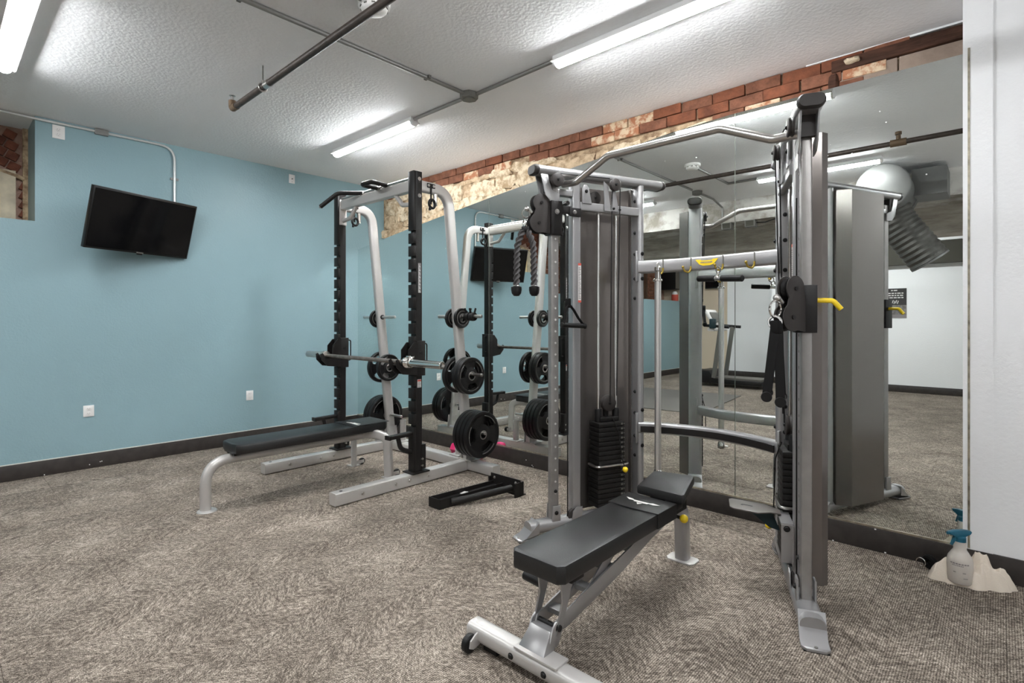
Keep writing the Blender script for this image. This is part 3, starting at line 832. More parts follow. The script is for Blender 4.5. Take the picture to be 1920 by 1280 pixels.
def place_plates(X, side, z, r, t, n, holes, labels, src=None):
    y = up_y(z); p = src
    for k in range(n):
        x = X+side*(.036+t/2+k*(t+.0035))
        rot = (R.uniform(-.5, .5), 0, 0)
        loc = (x, y, z-.0125)
        if p is None:
            p = make_plate(r, t, holes, labels[k]); p.location = loc; p.rotation_euler = rot
        else: dup(p, loc, labels[k], rot)
    return p
big = place_plates(XN, 1, .30, .171, .035, 4, True, ['large rubber plate lowest on the near upright, innermost of the stack of four', 'large rubber plate second from the upright in the low stack of four', 'large rubber plate second from outside in the low stack of four', 'large rubber plate lowest on the near upright, outermost, facing the camera'])
place_plates(XF, -1, .30, .171, .035, 3, True, ['large rubber plate low on the far upright, innermost of the stack of three', 'large rubber plate low on the far upright, middle of the stack of three', 'large rubber plate low on the far upright, outermost of the stack of three'], big)
mid = place_plates(XN, 1, .73, .136, .036, 2, True, ['medium rubber plate halfway up the near upright, inner of the outward pair', 'medium rubber plate halfway up the near upright, outer, facing the camera'])
place_plates(XN, -1, .73, .136, .036, 1, True, ['medium rubber plate halfway up the near upright, facing the far upright'], mid)
place_plates(XF, -1, .73, .136, .036, 1, True, ['medium rubber plate halfway up the far upright, on its outward peg'], mid)
place_plates(XF, 1, .73, .116, .036, 1, True, ['open three-grip rubber plate behind the barbell on the far upright'])
sm = place_plates(XN, 1, 1.155, .073, .024, 1, False, ['small black plate high on the near upright beside the spring clamps'])
place_plates(XN, -1, 1.155, .073, .024, 1, False, ['small black plate high on the near upright, facing the far upright'], sm)
place_plates(XF, -1, 1.155, .078, .024, 1, False, ['small black plate high on the far upright'])
# spring clamps on the near top peg
def clamp(x, y, z, label, rz=0):
    t = thing('spring_clamp', label, 'barbell clamp', (x, y, z))
    MB().lathe([(.0155, -.02), (.030, -.02), (.032, -.012), (.032, .012), (.030, .02), (.0155, .02)], (x, y, z), (1,0,0), 20).build('ring', M['black'], t)
    g = MB()
    for s in (-1, 1): g.cbox((x+s*.008, y+s*.016, z+.042), (.012, .012, .042), Matrix.Rotation(-s*.35, 3, 'X'), .003)
    g.build('lever', M['black'], t)
    return t
clamp(-2.865, up_y(1.155), 1.153, 'black spring clamp on the top peg, next to the small plate')
clamp(-2.815, up_y(1.155), 1.153, 'black spring clamp nearest the end of the top peg')
for X, lab in ((XN, 'black barbell collar hanging under the arch of the near upright'), (XF, 'black barbell collar hanging under the arch of the far upright')):
    t = thing('barbell_collar', lab, 'barbell collar', (X+.04, 2.378, RZ-.118))
    MB().torus((X+.04, 2.378, RZ-.118), (1, .15, 0), .030, .0095, 22, 8).build('ring', M['black'], t)
    MB().cbox((X+.04, 2.36, RZ-.155), (.018, .014, .02), None, .003).build('lever', M['black'], t)

# ------------------------------------------------------------------ barbell
BY, BZ = 2.137, .847
t = thing('barbell', 'worn steel barbell resting on the rack hooks', 'barbell', (-3.4, BY, BZ))
MB().cyl((-4.02, BY, BZ), (-2.88, BY, BZ), .0145, 16).build('shaft', M['worn_steel'], t)
for s_, x0, x1, mm in ((1, -2.895, -2.54, 'chrome'), (-1, -3.996, -4.27, 'steel')):
    e = MB(); e.lathe([(.0145, -.03), (.030, -.03), (.036, -.022), (.036, -.008), (.028, 0), (.0255, 0), (.0255, abs(x1-x0)-.004), (.022, abs(x1-x0)), (.016, abs(x1-x0)), (.016, abs(x1-x0)-.012), (0, abs(x1-x0)-.012)], (x0, BY, BZ), (s_,0,0), 24)
    o = e.build('sleeve', M[mm], t)
    if s_ > 0:
        q = MB(); q.torus((x0+.018, BY, BZ), (1,0,0), .031, .0055, 22, 7); q.torus((x0+.03, BY, BZ), (1,0,0), .031, .0055, 22, 7)
        q.cbox((x0+.024, BY-.012, BZ+.040), (.03, .018, .012), None, .003); q.cbox((x0+.024, BY+.02, BZ+.034), (.03, .012, .012), None, .003)
        q.build('spring_collar', M['chrome'], t)
    else:
        MB().lathe([(.0145, 0), (.031, 0), (.031, .03), (.0145, .03)], (x0+.0, BY, BZ), (-1,0,0), 20).build('sleeve_ring', M['steel'], t)

# ------------------------------------------------------------------ flat bench
BXc = -3.465
t = thing('flat_bench', 'long flat black bench with silver legs inside the squat rack', 'bench', (BXc, 1.7, 0))
pp = []
for k in range(9):
    a = PI+PI*k/8*1.0
w2 = .128
outl = [(BXc-w2+.03, 2.295), (BXc-w2, 2.265), (BXc-w2, 1.262), (BXc-w2+.022, 1.232), (BXc-.06, 1.226), (BXc+.06, 1.226), (BXc+w2-.022, 1.232), (BXc+w2, 1.262), (BXc+w2, 2.265), (BXc+w2-.03, 2.295)]
pd = MB().prism([(x, y, .322) for x, y in outl], (0, 0, .058), .012).build('pad', M['vinyl'], t)
MB().prism([(BXc-w2-.001, 2.0, .380), (BXc+w2+.001, 2.0, .380), (BXc+w2+.001, 2.296, .380), (BXc-w2-.001, 2.296, .380)], (0, 0, .0035), .001).build('pad_cover', M['vinyl'], pd)
lg = MB()
for k, (a, b, c) in enumerate(((-.055, .11, 0), (-.03, .07, .012), (.0, .09, .022))): lg.box(BXc+a, BXc+b, 2.05+c, 2.062+c, .3836, .3842)
lg.build('logo', M['logo_white'], pd)
MB().rect([(BXc, 1.24, .314), (BXc, 2.22, .314)], .11, .016, .004).build('pad_board', M['black'], pd)
MB().tube(fillet([(BXc, 2.18, .285), (BXc, 1.10, .285), (BXc, 1.10, .004)], .17, 10), .030, 18).build('spine_leg', M['silver'], t)
MB().lathe([(.0, .006), (.05, .006), (.055, .0)], (BXc+.01, 1.105, 0), (0,0,1), 20).build('foot', M['silver'], t)
for s in (-1, 1):
    lgp = fillet([(BXc+s*.02, 2.16, .29), (BXc+s*.155, 2.185, .305), (BXc+s*.225, 2.215, .28), (BXc+s*.232, 2.222, .004)], [.08, .09], 7)
    l = MB().rect(lgp, .062, .04, .012, up=(0,1,0)).build('leg', M['silver'], t)
    MB().box(BXc+s*.232-.045, BXc+s*.232+.03, 2.185, 2.262, 0, .006).build('foot', M['silver'], l)
    wh = MB(); wh.lathe([(.008, -.011), (.022, -.011), (.024, -.007), (.024, .007), (.022, .011), (.008, .011)], (BXc+s*.232, 2.29, .026), (1,0,0), 18); wh.build('wheel', M['rubber'], t)
    MB().cyl((BXc+s*.232-.013, 2.29, .026), (BXc+s*.232+.013, 2.29, .026), .008, 10).build('axle', M['steel'], t)
    wb = MB().box(BXc+s*.232+.013, BXc+s*.232+.017, 2.23, 2.30, .014, .038).build('wheel_bracket', M['silver'], t)

# ------------------------------------------------------------------ black rack attachment on the floor
t = thing('safety_arm', 'black steel safety arm lying on the carpet beside the squat rack', 'safety arm', (-2.42, 2.3, 0))
h = MB(); x0, x1 = -2.555, -2.455
for a in (0, 1):
    h.hexa([(x0+a*.095, 2.045, 0), (x0+a*.095+.006, 2.045, 0), (x0+a*.085+.056, 2.545, 0), (x0+a*.085+.05, 2.545, 0), (x0+a*.095, 2.045, .058), (x0+a*.095+.006, 2.045, .058), (x0+a*.085+.056, 2.545, .058), (x0+a*.085+.05, 2.545, .058)])
h.hexa([(x0, 2.045, .0), (x0+.1, 2.045, .0), (x0+.14, 2.545, 0), (x0+.05, 2.545, 0), (x0, 2.045, .03), (x0+.1, 2.045, .03), (x0+.14, 2.545, .036), (x0+.05, 2.545, .036)])
h.box(x0, x0+.101, 2.041, 2.047, 0, .06)
h.build('channel', M['rack_black'], t)
MB().tube(fillet([(-2.452, 2.13, .03), (-2.41, 2.20, .035), (-2.315, 2.52, .05)], .1), .022, 12).build('brace_tube', M['rack_black'], t)
h = MB(); h.box(-2.525, -2.262, 2.545, 2.551, .0, .105); h.box(-2.525, -2.262, 2.545, 2.60, 0, .006); h.box(-2.525, -2.515, 2.52, 2.58, .03, .085); h.box(-2.272, -2.262, 2.50, 2.58, .0, .09)
h.build('end_bracket', M['rack_black'], t)
MB().cbox((-2.50, 2.28, .037), (.03, .05, .002), Matrix.Rotation(.2, 3, 'Z')).build('sticker', M['label'], t)
h = MB()
for x, z in ((-2.49, .08), (-2.30, .08)): bolt(h, (x, 2.545, z), (0,-1,0), .008)
h.build('bolts', M['steel'], t)

# pink dumbbell behind the plates
t = thing('pink_dumbbell', 'bright pink dumbbell on the carpet behind the low weight plates', 'dumbbell', (-3.2, 2.99, .055))
for x in (-3.37, -3.115):
    MB().lathe([(.0, -.045), (.036, -.045), (.05, -.03), (.05, .03), (.036, .045), (0, .045)], (x, 2.99, .052), (1, .1, 0), 6).build('head', M['pink'], t)
MB().cyl((-3.37, 2.965, .052), (-3.115, 2.99, .052), .017, 12).build('handle', M['pink'], t)
# ------------------------------------------------------------------ cable machine (two towers)
MX = -1.14
def tower(side):
    """local frame: s along the tower (+ towards the mirror), p outward, z up"""
    sx = -1 if side == 'L' else 1
    e = Vector((-sx*.3818, .9243, 0)); p = Vector((sx*.9243, .3818, 0))
    o = Vector((MX+sx*.39, 2.73, 0))
    return Matrix(((e.x, p.x, 0, o.x), (e.y, p.y, 0, o.y), (0, 0, 1, 0), (0, 0, 0, 1)))
tr = thing('cable_machine', 'silver twin tower cable machine with two weight stacks in front of the mirrors', 'cable machine', (MX, 2.5, 0))
def oval(w, h, n=20):
    r = h/2; out = []
    for i in range(n):
        a = 2*PI*i/n; c, s_ = math.cos(a), math.sin(a)
        out.append(((w/2-r)*(1 if c > 0 else -1)+r*c if abs(c) > 1e-6 else 0, r*s_))
    return out
def oval2(w, h, n=8):
    r = h/2; d = w/2-r
    return [(d+r*math.sin(PI*i/n), -r*math.cos(PI*i/n)) for i in range(n+1)]+[(-d-r*math.sin(PI*i/n), r*math.cos(PI*i/n)) for i in range(n+1)]
for side in 'LR':
    T = tower(side)
    A = lambda: MB(T)
    # floor tube, feet
    bt_ = A().sweep([(-.70, 0, .055), (.07, 0, .055)], oval2(.085, .06), up=(0,0,1)).build('base_tube', M['silver_machine'], tr)
    for s0, d in ((-.70, -1), (.07, 1)):
        f = A()
        f.prism([(s0-d*.05, -.035, .012), (s0+d*.02, -.045, .012), (s0+d*.055, -.045, .012), (s0+d*.07, -.030, .012), (s0+d*.07, .030, .012), (s0+d*.055, .045, .012), (s0+d*.02, .045, .012), (s0-d*.05, .035, .012)][::1], (0, 0, -.010), .002)
        f.prism([(s0-d*.045, -.042, .03), (s0-d*.045, -.042, .088), (s0+d*.03, -.047, .022), (s0+d*.055, -.045, .012)], (0, .088, 0))
        fo = f.build('foot_plate', M['silver_machine'], tr)
        A().cyl((s0+d*.055, 0, .011), (s0+d*.055, 0, .0145), .006, 12).build('foot_bolt', M['boxgrey'], fo)
        A().box(min(s0-d*.04, s0+d*.068), max(s0-d*.04, s0+d*.068), -.04, .04, 0, .003).build('rubber_pad', M['rubber'], fo)
    # columns
    rc = A().sweep([(0, 0, .07), (0, 0, 1.885)], oval2(.085, .042), up=(-1,0,0)).build('rear_column', M['silver_machine'], tr)
    b = A()
    for z in (.36, .47, .60, .72, 1.25, 1.36, 1.50, 1.62, 1.80): bolt(b, (-.021, -.004, z), (-1,0,0), .008, .006)
    for z in (.42, .62, 1.36, 1.50): bolt(b, (-.0, -.043, z), (0,-1,0), .009, .007)
    b.build('bolts', M['black'], rc)
    fc = A().rect([(-.42, 0, .07), (-.42, 0, 1.87)], .05, .048, .006, up=(0,1,0)).build('front_column', M['silver_machine'], tr)
    sg = A().box(-.4135, -.3945, -.0262, -.0249, 1.22, 1.43).build('warning_label', M['label'], fc)
    q = A(); q.box(-.4135, -.3945, -.0268, -.0263, 1.418, 1.43); q.box(-.4135, -.3945, -.0268, -.0263, 1.22, 1.232); q.build('print', M['red'], sg)
    q = A()
    for k in range(20): q.box(-.411, -.3965-.003*(k % 3), -.0268, -.0263, 1.24+k*.0086, 1.244+k*.0086)
    q.build('print', M['ink'], sg)
    ac = A().rect([(-.55, 0, .085), (-.55, 0, 1.84)], .046, .036, .005, up=(0,1,0)).build('adjustment_column', M['column_grey'], tr)
    q = A()
    for k in range(25): q.cyl((-.55, -.0225, .22+k*.0605), (-.55, -.0236, .22+k*.0605), .0055, 10)
    q.build('adjustment_holes', M['label'] if side == 'L' else M['boxgrey'], ac)
    q = A()
    for p0 in (-.034, .026): q.prism([(-.575, p0, .07), (-.525, p0, .07), (-.525, p0, .155), (-.57, p0, .155)], (0, .008, 0), .002)
    bk = q.build('column_bracket', M['silver_machine'], ac)
    q = A(); bolt(q, (-.55, -.034, .12), (0,-1,0), .009); bolt(q, (-.55, -.024, .23), (0,-1,0), .008); q.build('bolts', M['black'], ac)
    # top tube and its front bracket
    tt = A().sweep([(-.655, 0, 1.903), (.145, 0, 1.903)], oval2(.092, .048), up=(0,0,1)).build('top_tube', M['silver_machine'], tr)
    for s0, d in ((-.655, -1), (.145, 1)):
        A().sweep([(s0, 0, 1.903), (s0+d*.018, 0, 1.903), (s0+d*.026, 0, 1.903)], oval2(.094, .050), up=(0,0,1), scale=[1, 1, .86]).build('end_cap', M['pulley'], tt)
    for p0 in (-.032, .026):
        A().prism([(-.645, p0, 1.89), (-.60, p0, 1.885), (-.592, p0, 1.84), (-.575, p0, 1.80), (-.53, p0, 1.785), (-.53, p0, 1.74), (-.585, p0, 1.745), (-.615, p0, 1.775), (-.628, p0, 1.83)], (0, .006, 0), .0015).build('top_bracket', M['silver_machine'], tt)
    A().box(-.595, -.57, -.026, .026, 1.80, 1.885).build('bracket_web', M['pulley'], tt)
    A().box(-.575, -.52, -.032, -.028, 1.69, 1.745, .002).build('bracket_label', M['white'], tt)
    A().rect([(-.535, 0, 1.80), (-.43, 0, 1.80)], .04, .035, .005).build('top_link', M['silver_machine'], tt)
    cr_ = A().rect([(-.40, -.02, 1.735), (-.015, -.02, 1.735)], .03, .046, .005).build('stack_crossbar', M['silver_machine'], tr)
    q = A(); q.prism([(-.395, -.04, 1.75), (-.335, -.04, 1.75), (-.352, -.04, 1.83), (-.365, -.04, 1.85), (-.385, -.04, 1.85), (-.395, -.04, 1.83)], (0, .006, 0), .0015)
    q.build('gusset', M['silver_machine'], cr_)
    q = A(); q.prism([(-.255, -.045, 1.72), (-.215, -.045, 1.72), (-.235, -.045, 1.86), (-.262, -.045, 1.88)], (0, .006, 0)); q.prism([(-.215, -.05, 1.72), (-.165, -.05, 1.72), (-.19, -.05, 1.84), (-.21, -.05, 1.86)], (0, .006, 0))
    q.build('pulley_bracket', M['silver_machine'], cr_)
    q = A(); bolt(q, (-.37, -.04, 1.815), (0,-1,0), .008); bolt(q, (-.20, -.05, 1.735), (0,-1,0), .006); bolt(q, (-.15, -.036, 1.735), (0,-1,0), .006); q.build('bolts', M['black'], cr_)
    # pulleys
    def pulley(s, p, z, r, ax=(0,1,0), w=.012, name='pulley'):
        o_ = A().lathe([(0, -w), (r*.9, -w), (r, -w*.8), (r, -w*.45), (r*.88, 0), (r, w*.45), (r, w*.8), (r*.9, w), (0, w)], (s, p, z), ax, 26).build(name, M['pulley'], tr)
        q = A(); bolt(q, Vector((s, p, z))-Vector(ax)*w, -Vector(ax), .007); q.build('bolts', M['black'], o_); return o_
    pulley(-.555, -.052, 1.852, .0355)
    pulley(-.200, -.062, 1.862, .0335)
    pulley(-.275, .025, 1.80, .036)
    pulley(-.435, -.02, .085, .040)
    A().prism([(-.462, -.042, .06), (-.395, -.042, .06), (-.395, -.042, .135), (-.43, -.042, .135), (-.452, -.042, .115)], (0, .006, 0), .0015).build('low_pulley_bracket', M['silver_machine'], tr)
    # shroud : folded sheet, open towards the user
    pl = [(-.393, .012), (-.393, .082), (-.372, .106), (-.075, .106), (-.024, .048), (-.024, .022)]
    q = A(); th_ = .003; ins = [(-.389, .012), (-.389, .080), (-.370, .102), (-.077, .102), (-.029, .046), (-.029, .022)]
    z0, z1 = .065, 1.872
    for i in range(len(pl)-1):
        a, b_, c_, d_ = pl[i], pl[i+1], ins[i+1], ins[i]
        q.hexa([(*a, z0), (*b_, z0), (*c_, z0), (*d_, z0), (*a, z1), (*b_, z1), (*c_, z1), (*d_, z1)])
    q.build('shroud', M['shroud'], tr, 20)
    # guide rods and the stack
    for s0 in (-.268, -.152):
        A().cyl((s0, 0, .08), (s0, 0, 1.72), .0085, 12).build('guide_rod', M['chrome'], tr)
    N = 18
    for k in range(N):
        z = .108+k*.0256
        w_ = .084 if k >= 9 else .090
        A().box(-.21-w_, -.21+w_, -.048, .050, z, z+.0236, .0035).build('stack_plate', M['stack'], tr)
    q = A()
    for k in range(N):
        z = .108+k*.0256
        q.box(-.150, -.138, -.0492, -.0480, z+.007, z+.017); q.box(-.133, -.127, -.0492, -.0480, z+.009, z+.015)
    q.build('number_stickers', M['boxgrey'], tr)
    top = .108+N*.0256
    tp = A().rect([(-.21-.06, 0, top+.012), (-.21+.06, 0, top+.012)], .05, .024, .004).build('stack_head', M['stack'], tr)
    for s0 in (-.268, -.152): A().lathe([(.019, 0), (.020, .06), (.016, .07), (.0095, .07)], (s0, 0, top), (0,0,1), 14).build('bushing', M['black'], tp)
    pulley(-.21, -.012, top+.10, .044, (0, 1, 0), .016, 'stack_pulley')
    A().box(-.222, -.198, .002, .022, top+.0, top+.10).build('pulley_yoke', M['black'], tp)
    q = A().tube(fillet([(-.31, .03, .335), (-.316, -.06, .335), (-.10, -.06, .335), (-.105, .03, .335)], .03), .006, 8).build('stack_guard', M['steel'], tr)
    zp = .318 if side == 'L' else .205
    pn = A().cyl((-.150, -.048, zp), (-.150, -.074, zp), .006, 10).build('selector_pin', M['steel'], tr)
    A().ball((-.150, -.086, zp-.006), .0155, 12).build('pin_knob', M['yellow'], pn)
    A().tube([(-.20, -.04, top+.02), (-.175, -.062, top-.06), (-.155, -.068, zp+.042), (-.150, -.078, zp+.012)], .0028, 6).build('pin_tether', M['black'], pn)
    # cables
    for nm, pts in (('cable', [(-.475, -.02, .09), (-.475, -.02, 1.60)]), ('cable', [(-.21, -.03, top+.10), (-.21, -.05, 1.86)]), ('cable', [(-.166, -.062, 1.86), (-.166, -.03, top+.14)]), ('cable', [(-.552, -.052, 1.888), (-.235, -.062, 1.893)])):
        A().cyl(pts[0], pts[1], .003, 6).build(nm, M['black'], tr)
    # carriage with the swivelling pulley head
    zc_ = 1.686 if side == 'L' else 1.192
    q = A(); q.box(-.583, -.517, -.040, .034, zc_-.115, zc_+.062, .003)
    ca_ = q.build('carriage', M['rack_black'], tr)
    q = A(); q.box(-.545, -.455, -.030, -.018, zc_+.0, zc_+.042, .002); q.box(-.47, -.40, -.036, -.024, zc_-.01, zc_+.035, .002); q.cyl((-.475, -.024, zc_+.06), (-.475, .02, zc_+.06), .012, 10)
    q.build('carriage_arm', M['rack_black'], ca_)
    q = A(); bolt(q, (-.55, -.040, zc_+.005), (0,-1,0), .011); bolt(q, (-.44, -.036, zc_+.012), (0,-1,0), .009); q.build('bolts', M['steel'], ca_)
    d = Vector((-.3818, -.9243, 0)); nn_ = Vector((.9243, -.3818, 0)); o3 = T @ Vector((-.55, 0, zc_))
    F = Matrix(((d.x, nn_.x, 0, o3.x), (d.y, nn_.y, 0, o3.y), (0, 0, 1, o3.z), (0, 0, 0, 1)))
    for k_ in (-1, 1):
        q = MB(F)
        out = []
        for i in range(14): a = math.radians(165-i*15); out.append((.088+.047*math.cos(a), .046+.047*math.sin(a)))
        out = []
        c1, r1, c2, r2 = (.082, .048), .047, (.096, -.058), .052
        for i in range(15): a = math.radians(170-i*15.5); out.append((c1[0]+r1*math.cos(a), c1[1]+r1*math.sin(a)))
        for i in range(15): a = math.radians(58-i*12.5); out.append((c2[0]+r2*math.cos(a), c2[1]+r2*math.sin(a)))
        out += [(.03, -.112), (.03, .0)]
        q.prism([(a, k_*.019-.0025, z) for a, z in out], (0, .005, 0), .0012)
        pl_ = q.build('pulley_cheek', M['pulley'], ca_)
    q = MB(F); q.hexa([(.02,-.02,-.112),(.045,-.02,-.112),(.045,.02,-.112),(.02,.02,-.112),(.02,-.02,.02),(.045,-.02,.02),(.045,.02,.02),(.02,.02,.02)])
    q.cyl((.082, -.026, .048), (.082, .026, .048), .008, 8); q.cyl((.096, -.026, -.058), (.096, .026, -.058), .008, 8)
    q.build('cheek_block', M['rack_black'], ca_)
    for (a, z, r) in ((.082, .048, .043), (.096, -.058, .047)):
        MB(F).lathe([(0, -.012), (r*.9, -.012), (r, -.009), (r*.86, 0), (r, .009), (r*.9, .012), (0, .012)], (a, 0, z), (0,1,0), 24).build('carriage_pulley', M['black'], ca_)
    # yellow pop pin on the outer side
    q = A().tube(fillet([(-.55, .034, zc_+.006), (-.55, .090, zc_+.004), (-.55, .116, zc_-.028)], .02), .0095, 10).build('release_handle', M['yellow'], ca_)
    # cable end : ball stop and snap hook in front of the head
    q = MB(F); q.cyl((.15, 0, .015), (.128, 0, -.005), .010, 10); q.ball((.155, 0, .012), .014)
    q.build('cable_stop', M['steel'], tr)
# foot plate of the right tower
T = tower('R'); A = lambda: MB(T)
fp = A().prism([(-.355, -.06, .318), (-.36, -.10, .322), (-.395, -.15, .325), (-.40, -.245, .336), (-.385, -.258, .337), (-.285, -.258, .337), (-.270, -.245, .336), (-.265, -.12, .325), (-.30, -.06, .318)], (0, 0, .005), .001).build('step_plate', M['step_grey'], tr)
A().prism([(-.33, -.165, .3330), (-.322, -.165, .3330), (-.322, -.205, .3372), (-.335, -.213, .3378), (-.338, -.205, .3372), (-.33, -.20, .3366)], (0, 0, .001)).build('step_slot', M['black'], fp)
q = A(); q.prism([(-.455, -.03, .15), (-.415, -.03, .15), (-.395, -.03, .19), (-.395, -.03, .31), (-.455, -.03, .31)], (0, .005, 0), .001); q.box(-.44, -.28, -.07, -.025, .306, .314); q.box(-.445, -.44, -.07, -.025, .16, .31)
sb = q.build('step_bracket', M['silver_machine'], tr)
q = A(); bolt(q, (-.425, -.03, .205), (0,-1,0), .011); bolt(q, (-.445, -.05, .295), (-1,0,0), .010); q.build('bolts', M['black'], sb)
q = A(); q.prism([(-.28, -.09, .315), (-.28, -.20, .328), (-.28, -.10, .25), (-.28, -.06, .24)], (-.04, 0, 0)); q.build('step_stop', M['tealdark'], fp)
# cross beams, bowed towards the mirror
def bow(z, dy, x0=MX-.375, x1=MX+.375, y=2.715, n=14):
    return [(x0+(x1-x0)*i/n, y+dy*(1-(2*i/n-1)**2), z) for i in range(n+1)]
cbu = MB().rect(bow(1.425, .045), .045, .072, .012).build('cross_beam', M['silver_machine'], tr)
cbl = MB().rect(bow(.520, .105), .045, .062, .012).build('cross_beam', M['silver_machine'], tr)
MB().sweep([Vector(p)+Vector((0, -.022, -.004)) for p in bow(.520, .105, MX-.35, MX+.35)], rrect(.006, .034, .001, 1)).build('beam_dark_reflection', M['rack_black'], cbl)  # dark reflection on the beam face, built as a thin black strip
for x in (MX-.372, MX+.372):
    for z in (1.43, .52):
        MB().box(x-.006, x+.006, 2.68, 2.76, z-.085, z+.085, .002).build('beam_flange', M['silver_machine'], tr)
def by_(x): u = (x-MX)/.375; return 2.715+.045*(1-u*u)-.0225
HOOKS = [-1.367, -1.215, -1.045, -.885]
for x in HOOKS:
    y = by_(x)
    q = MB(); q.tube(fillet([(x, y-.003, 1.412), (x, y-.004, 1.395), (x-.006, y-.012, 1.378), (x-.022, y-.03, 1.385), (x-.028, y-.036, 1.405)], .012, 4), .0048, 8); q.ball((x-.028, y-.036, 1.407), .0075, 8)
    hk = q.build('attachment_hook', M['brass'], tr)
    MB().box(x-.003, x+.003, y-.003, y+.0, 1.385, 1.458).build('hook_strap', M['boxgrey'], hk)
# yellow winged emblem on the upper beam
xc = -1.13; y = by_(xc)-.0035
q = MB()
q.prism([(xc+a*.62, y, z) for a, z in ((-.098, 1.444), (-.052, 1.443), (-.045, 1.438), (.045, 1.438), (.052, 1.443), (.098, 1.444), (.062, 1.418), (.03, 1.411), (-.03, 1.411), (-.062, 1.418))], (0, .001, 0))
em = q.build('emblem', M['yellow'], tr)
q = MB()
for k in range(9): q.box(xc-.032+k*.0072, xc-.0275+k*.0072, y-.0012, y-.0004, 1.424, 1.432)
q.prism([(xc-.008, y-.0012, 1.443), (xc, y-.0012, 1.449), (xc+.008, y-.0012, 1.443)], (0, .001, 0))
q.build('print', M['silver_dark'], em)
# pull up bar
MB().tube(fillet([(MX-.568, 2.265, 1.842), (MX-.475, 2.25, 1.836), (MX-.273, 2.235, 1.927), (MX+.273, 2.235, 1.927), (MX+.475, 2.25, 1.838), (MX+.568, 2.265, 1.842)], .06, 6), .0178, 14).build('pull_up_bar', M['steel'], tr)

# ------------------------------------------------------------------ attachments hanging on the machine
# long straight bar on the first hook
x = HOOKS[0]-.008; y = by_(x)-.045
t = thing('straight_bar', 'long chrome bar hanging upright from the first hook of the cross beam', 'cable bar', (x, y, .27))
MB().cyl((x, y, .315), (x, y, 1.345), .0178, 16).build('bar', M['bar_steel'], t)
q = MB(); q.lathe([(.0, -.012), (.021, -.012), (.023, 0), (.021, .026), (.016, .032), (.0155, .05)], (x, y, .285), (0,0,1), 16); q.build('swivel', M['chrome'], t)
q = MB(); q.lathe([(.016, 0), (.026, .004), (.026, .012), (.017, .016), (.015, .055), (.019, .06), (.019, .078), (.010, .084)], (x, y, 1.335), (0,0,1), 16); q.build('collar', M['chrome'], t)
q = MB(); q.torus((x, y+.003, 1.427), (1, 0, 0), .012, .003, 16, 6); q.build('ring', M['steel'], t)
MB().cyl((x, y, .29), (x+.035, y-.02, .286), .006, 8).build('stub', M['steel'], t)
# short bar with rubber grips
x = HOOKS[2]-.005; y = by_(x)-.055; z = 1.335
t = thing('short_bar', 'short cable bar with black rubber grips hanging under the yellow emblem', 'cable bar', (x, y, z))
dv = Vector((.93, -.30, -.06)).normalized()
for a, b in ((-.125, -.015), (.02, .145)): MB().cyl(Vector((x, y, z))+dv*a, Vector((x, y, z))+dv*b, .0165, 14, .004).build('grip', M['rubber'], t)
MB().cyl(Vector((x, y, z))-dv*.02, Vector((x, y, z))+dv*.025, .012, 12).build('bar', M['chrome'], t)
q = MB(); q.torus((x, y, z+.022), (1, .6, 0), .014, .0045, 16, 6); q.ball((x, y, z+.004), .013, 10); q.torus((x-.004, y+.018, z+.045), (.4, 1, 0), .014, .004, 16, 6); q.build('swivel', M['chrome'], t)
# rope on the left carriage
def frame(side, zc_):
    T = tower(side); o3 = T @ Vector((-.55, 0, zc_)); d = Vector((-.3818, -.9243, 0)); n_ = Vector((.9243, -.3818, 0))
    return Matrix(((d.x, n_.x, 0, o3.x), (d.y, n_.y, 0, o3.y), (0, 0, 1, o3.z), (0, 0, 0, 1)))
F = frame('L', 1.686); hp = F @ Vector((.165, 0, -.045))
q0 = MB(F); q0.torus((.163, 0, -.012), (0, 1, 0), .021, .0038, 18, 6); q0.torus((.168, 0, -.06), (1, 0, 0), .019, .0038, 18, 6)
q0.build('snap_hook', M['chrome'], tr)
t = thing('triceps_rope', 'black twisted rope with two rubber ends hanging on the left tower', 'cable rope', hp)
sd = Vector((.74, .67, 0))
for s in (-1, 1):
    pts = []
    for k in range(76):
        u = k/75; pts.append(Vector((hp.x, hp.y, 1.588-.30*u))+sd*s*(.010+.030*math.sin(min(1, u*3)*PI/2)+.006*u))
    fl = [(.0135*(1+.36*math.cos(3*2*PI*i/18))*math.cos(2*PI*i/18), .0135*(1+.36*math.cos(3*2*PI*i/18))*math.sin(2*PI*i/18)) for i in range(18)]
    MB().sweep(pts, fl, up=(1, 0, 0), twist=.30).build('rope_strand', M['rope'], t, 20)
    e = pts[-1]
    MB().lathe([(.0, -.040), (.014, -.038), (.024, -.026), (.028, -.008), (.0275, .008), (.016, .012), (.0, .012)], e, (0,0,1), 18).build('rope_end', M['rubber'], t)
    MB().torus(e+Vector((0,0,.014)), (0,0,1), .014, .004, 16, 6).build('ferrule', M['steel'], t)
MB().cbox(Vector((hp.x, hp.y, 1.594)), (.04, .03, .026), Matrix.Rotation(.73, 3, 'Z'), .006).build('rope_clamp', M['black'], t)
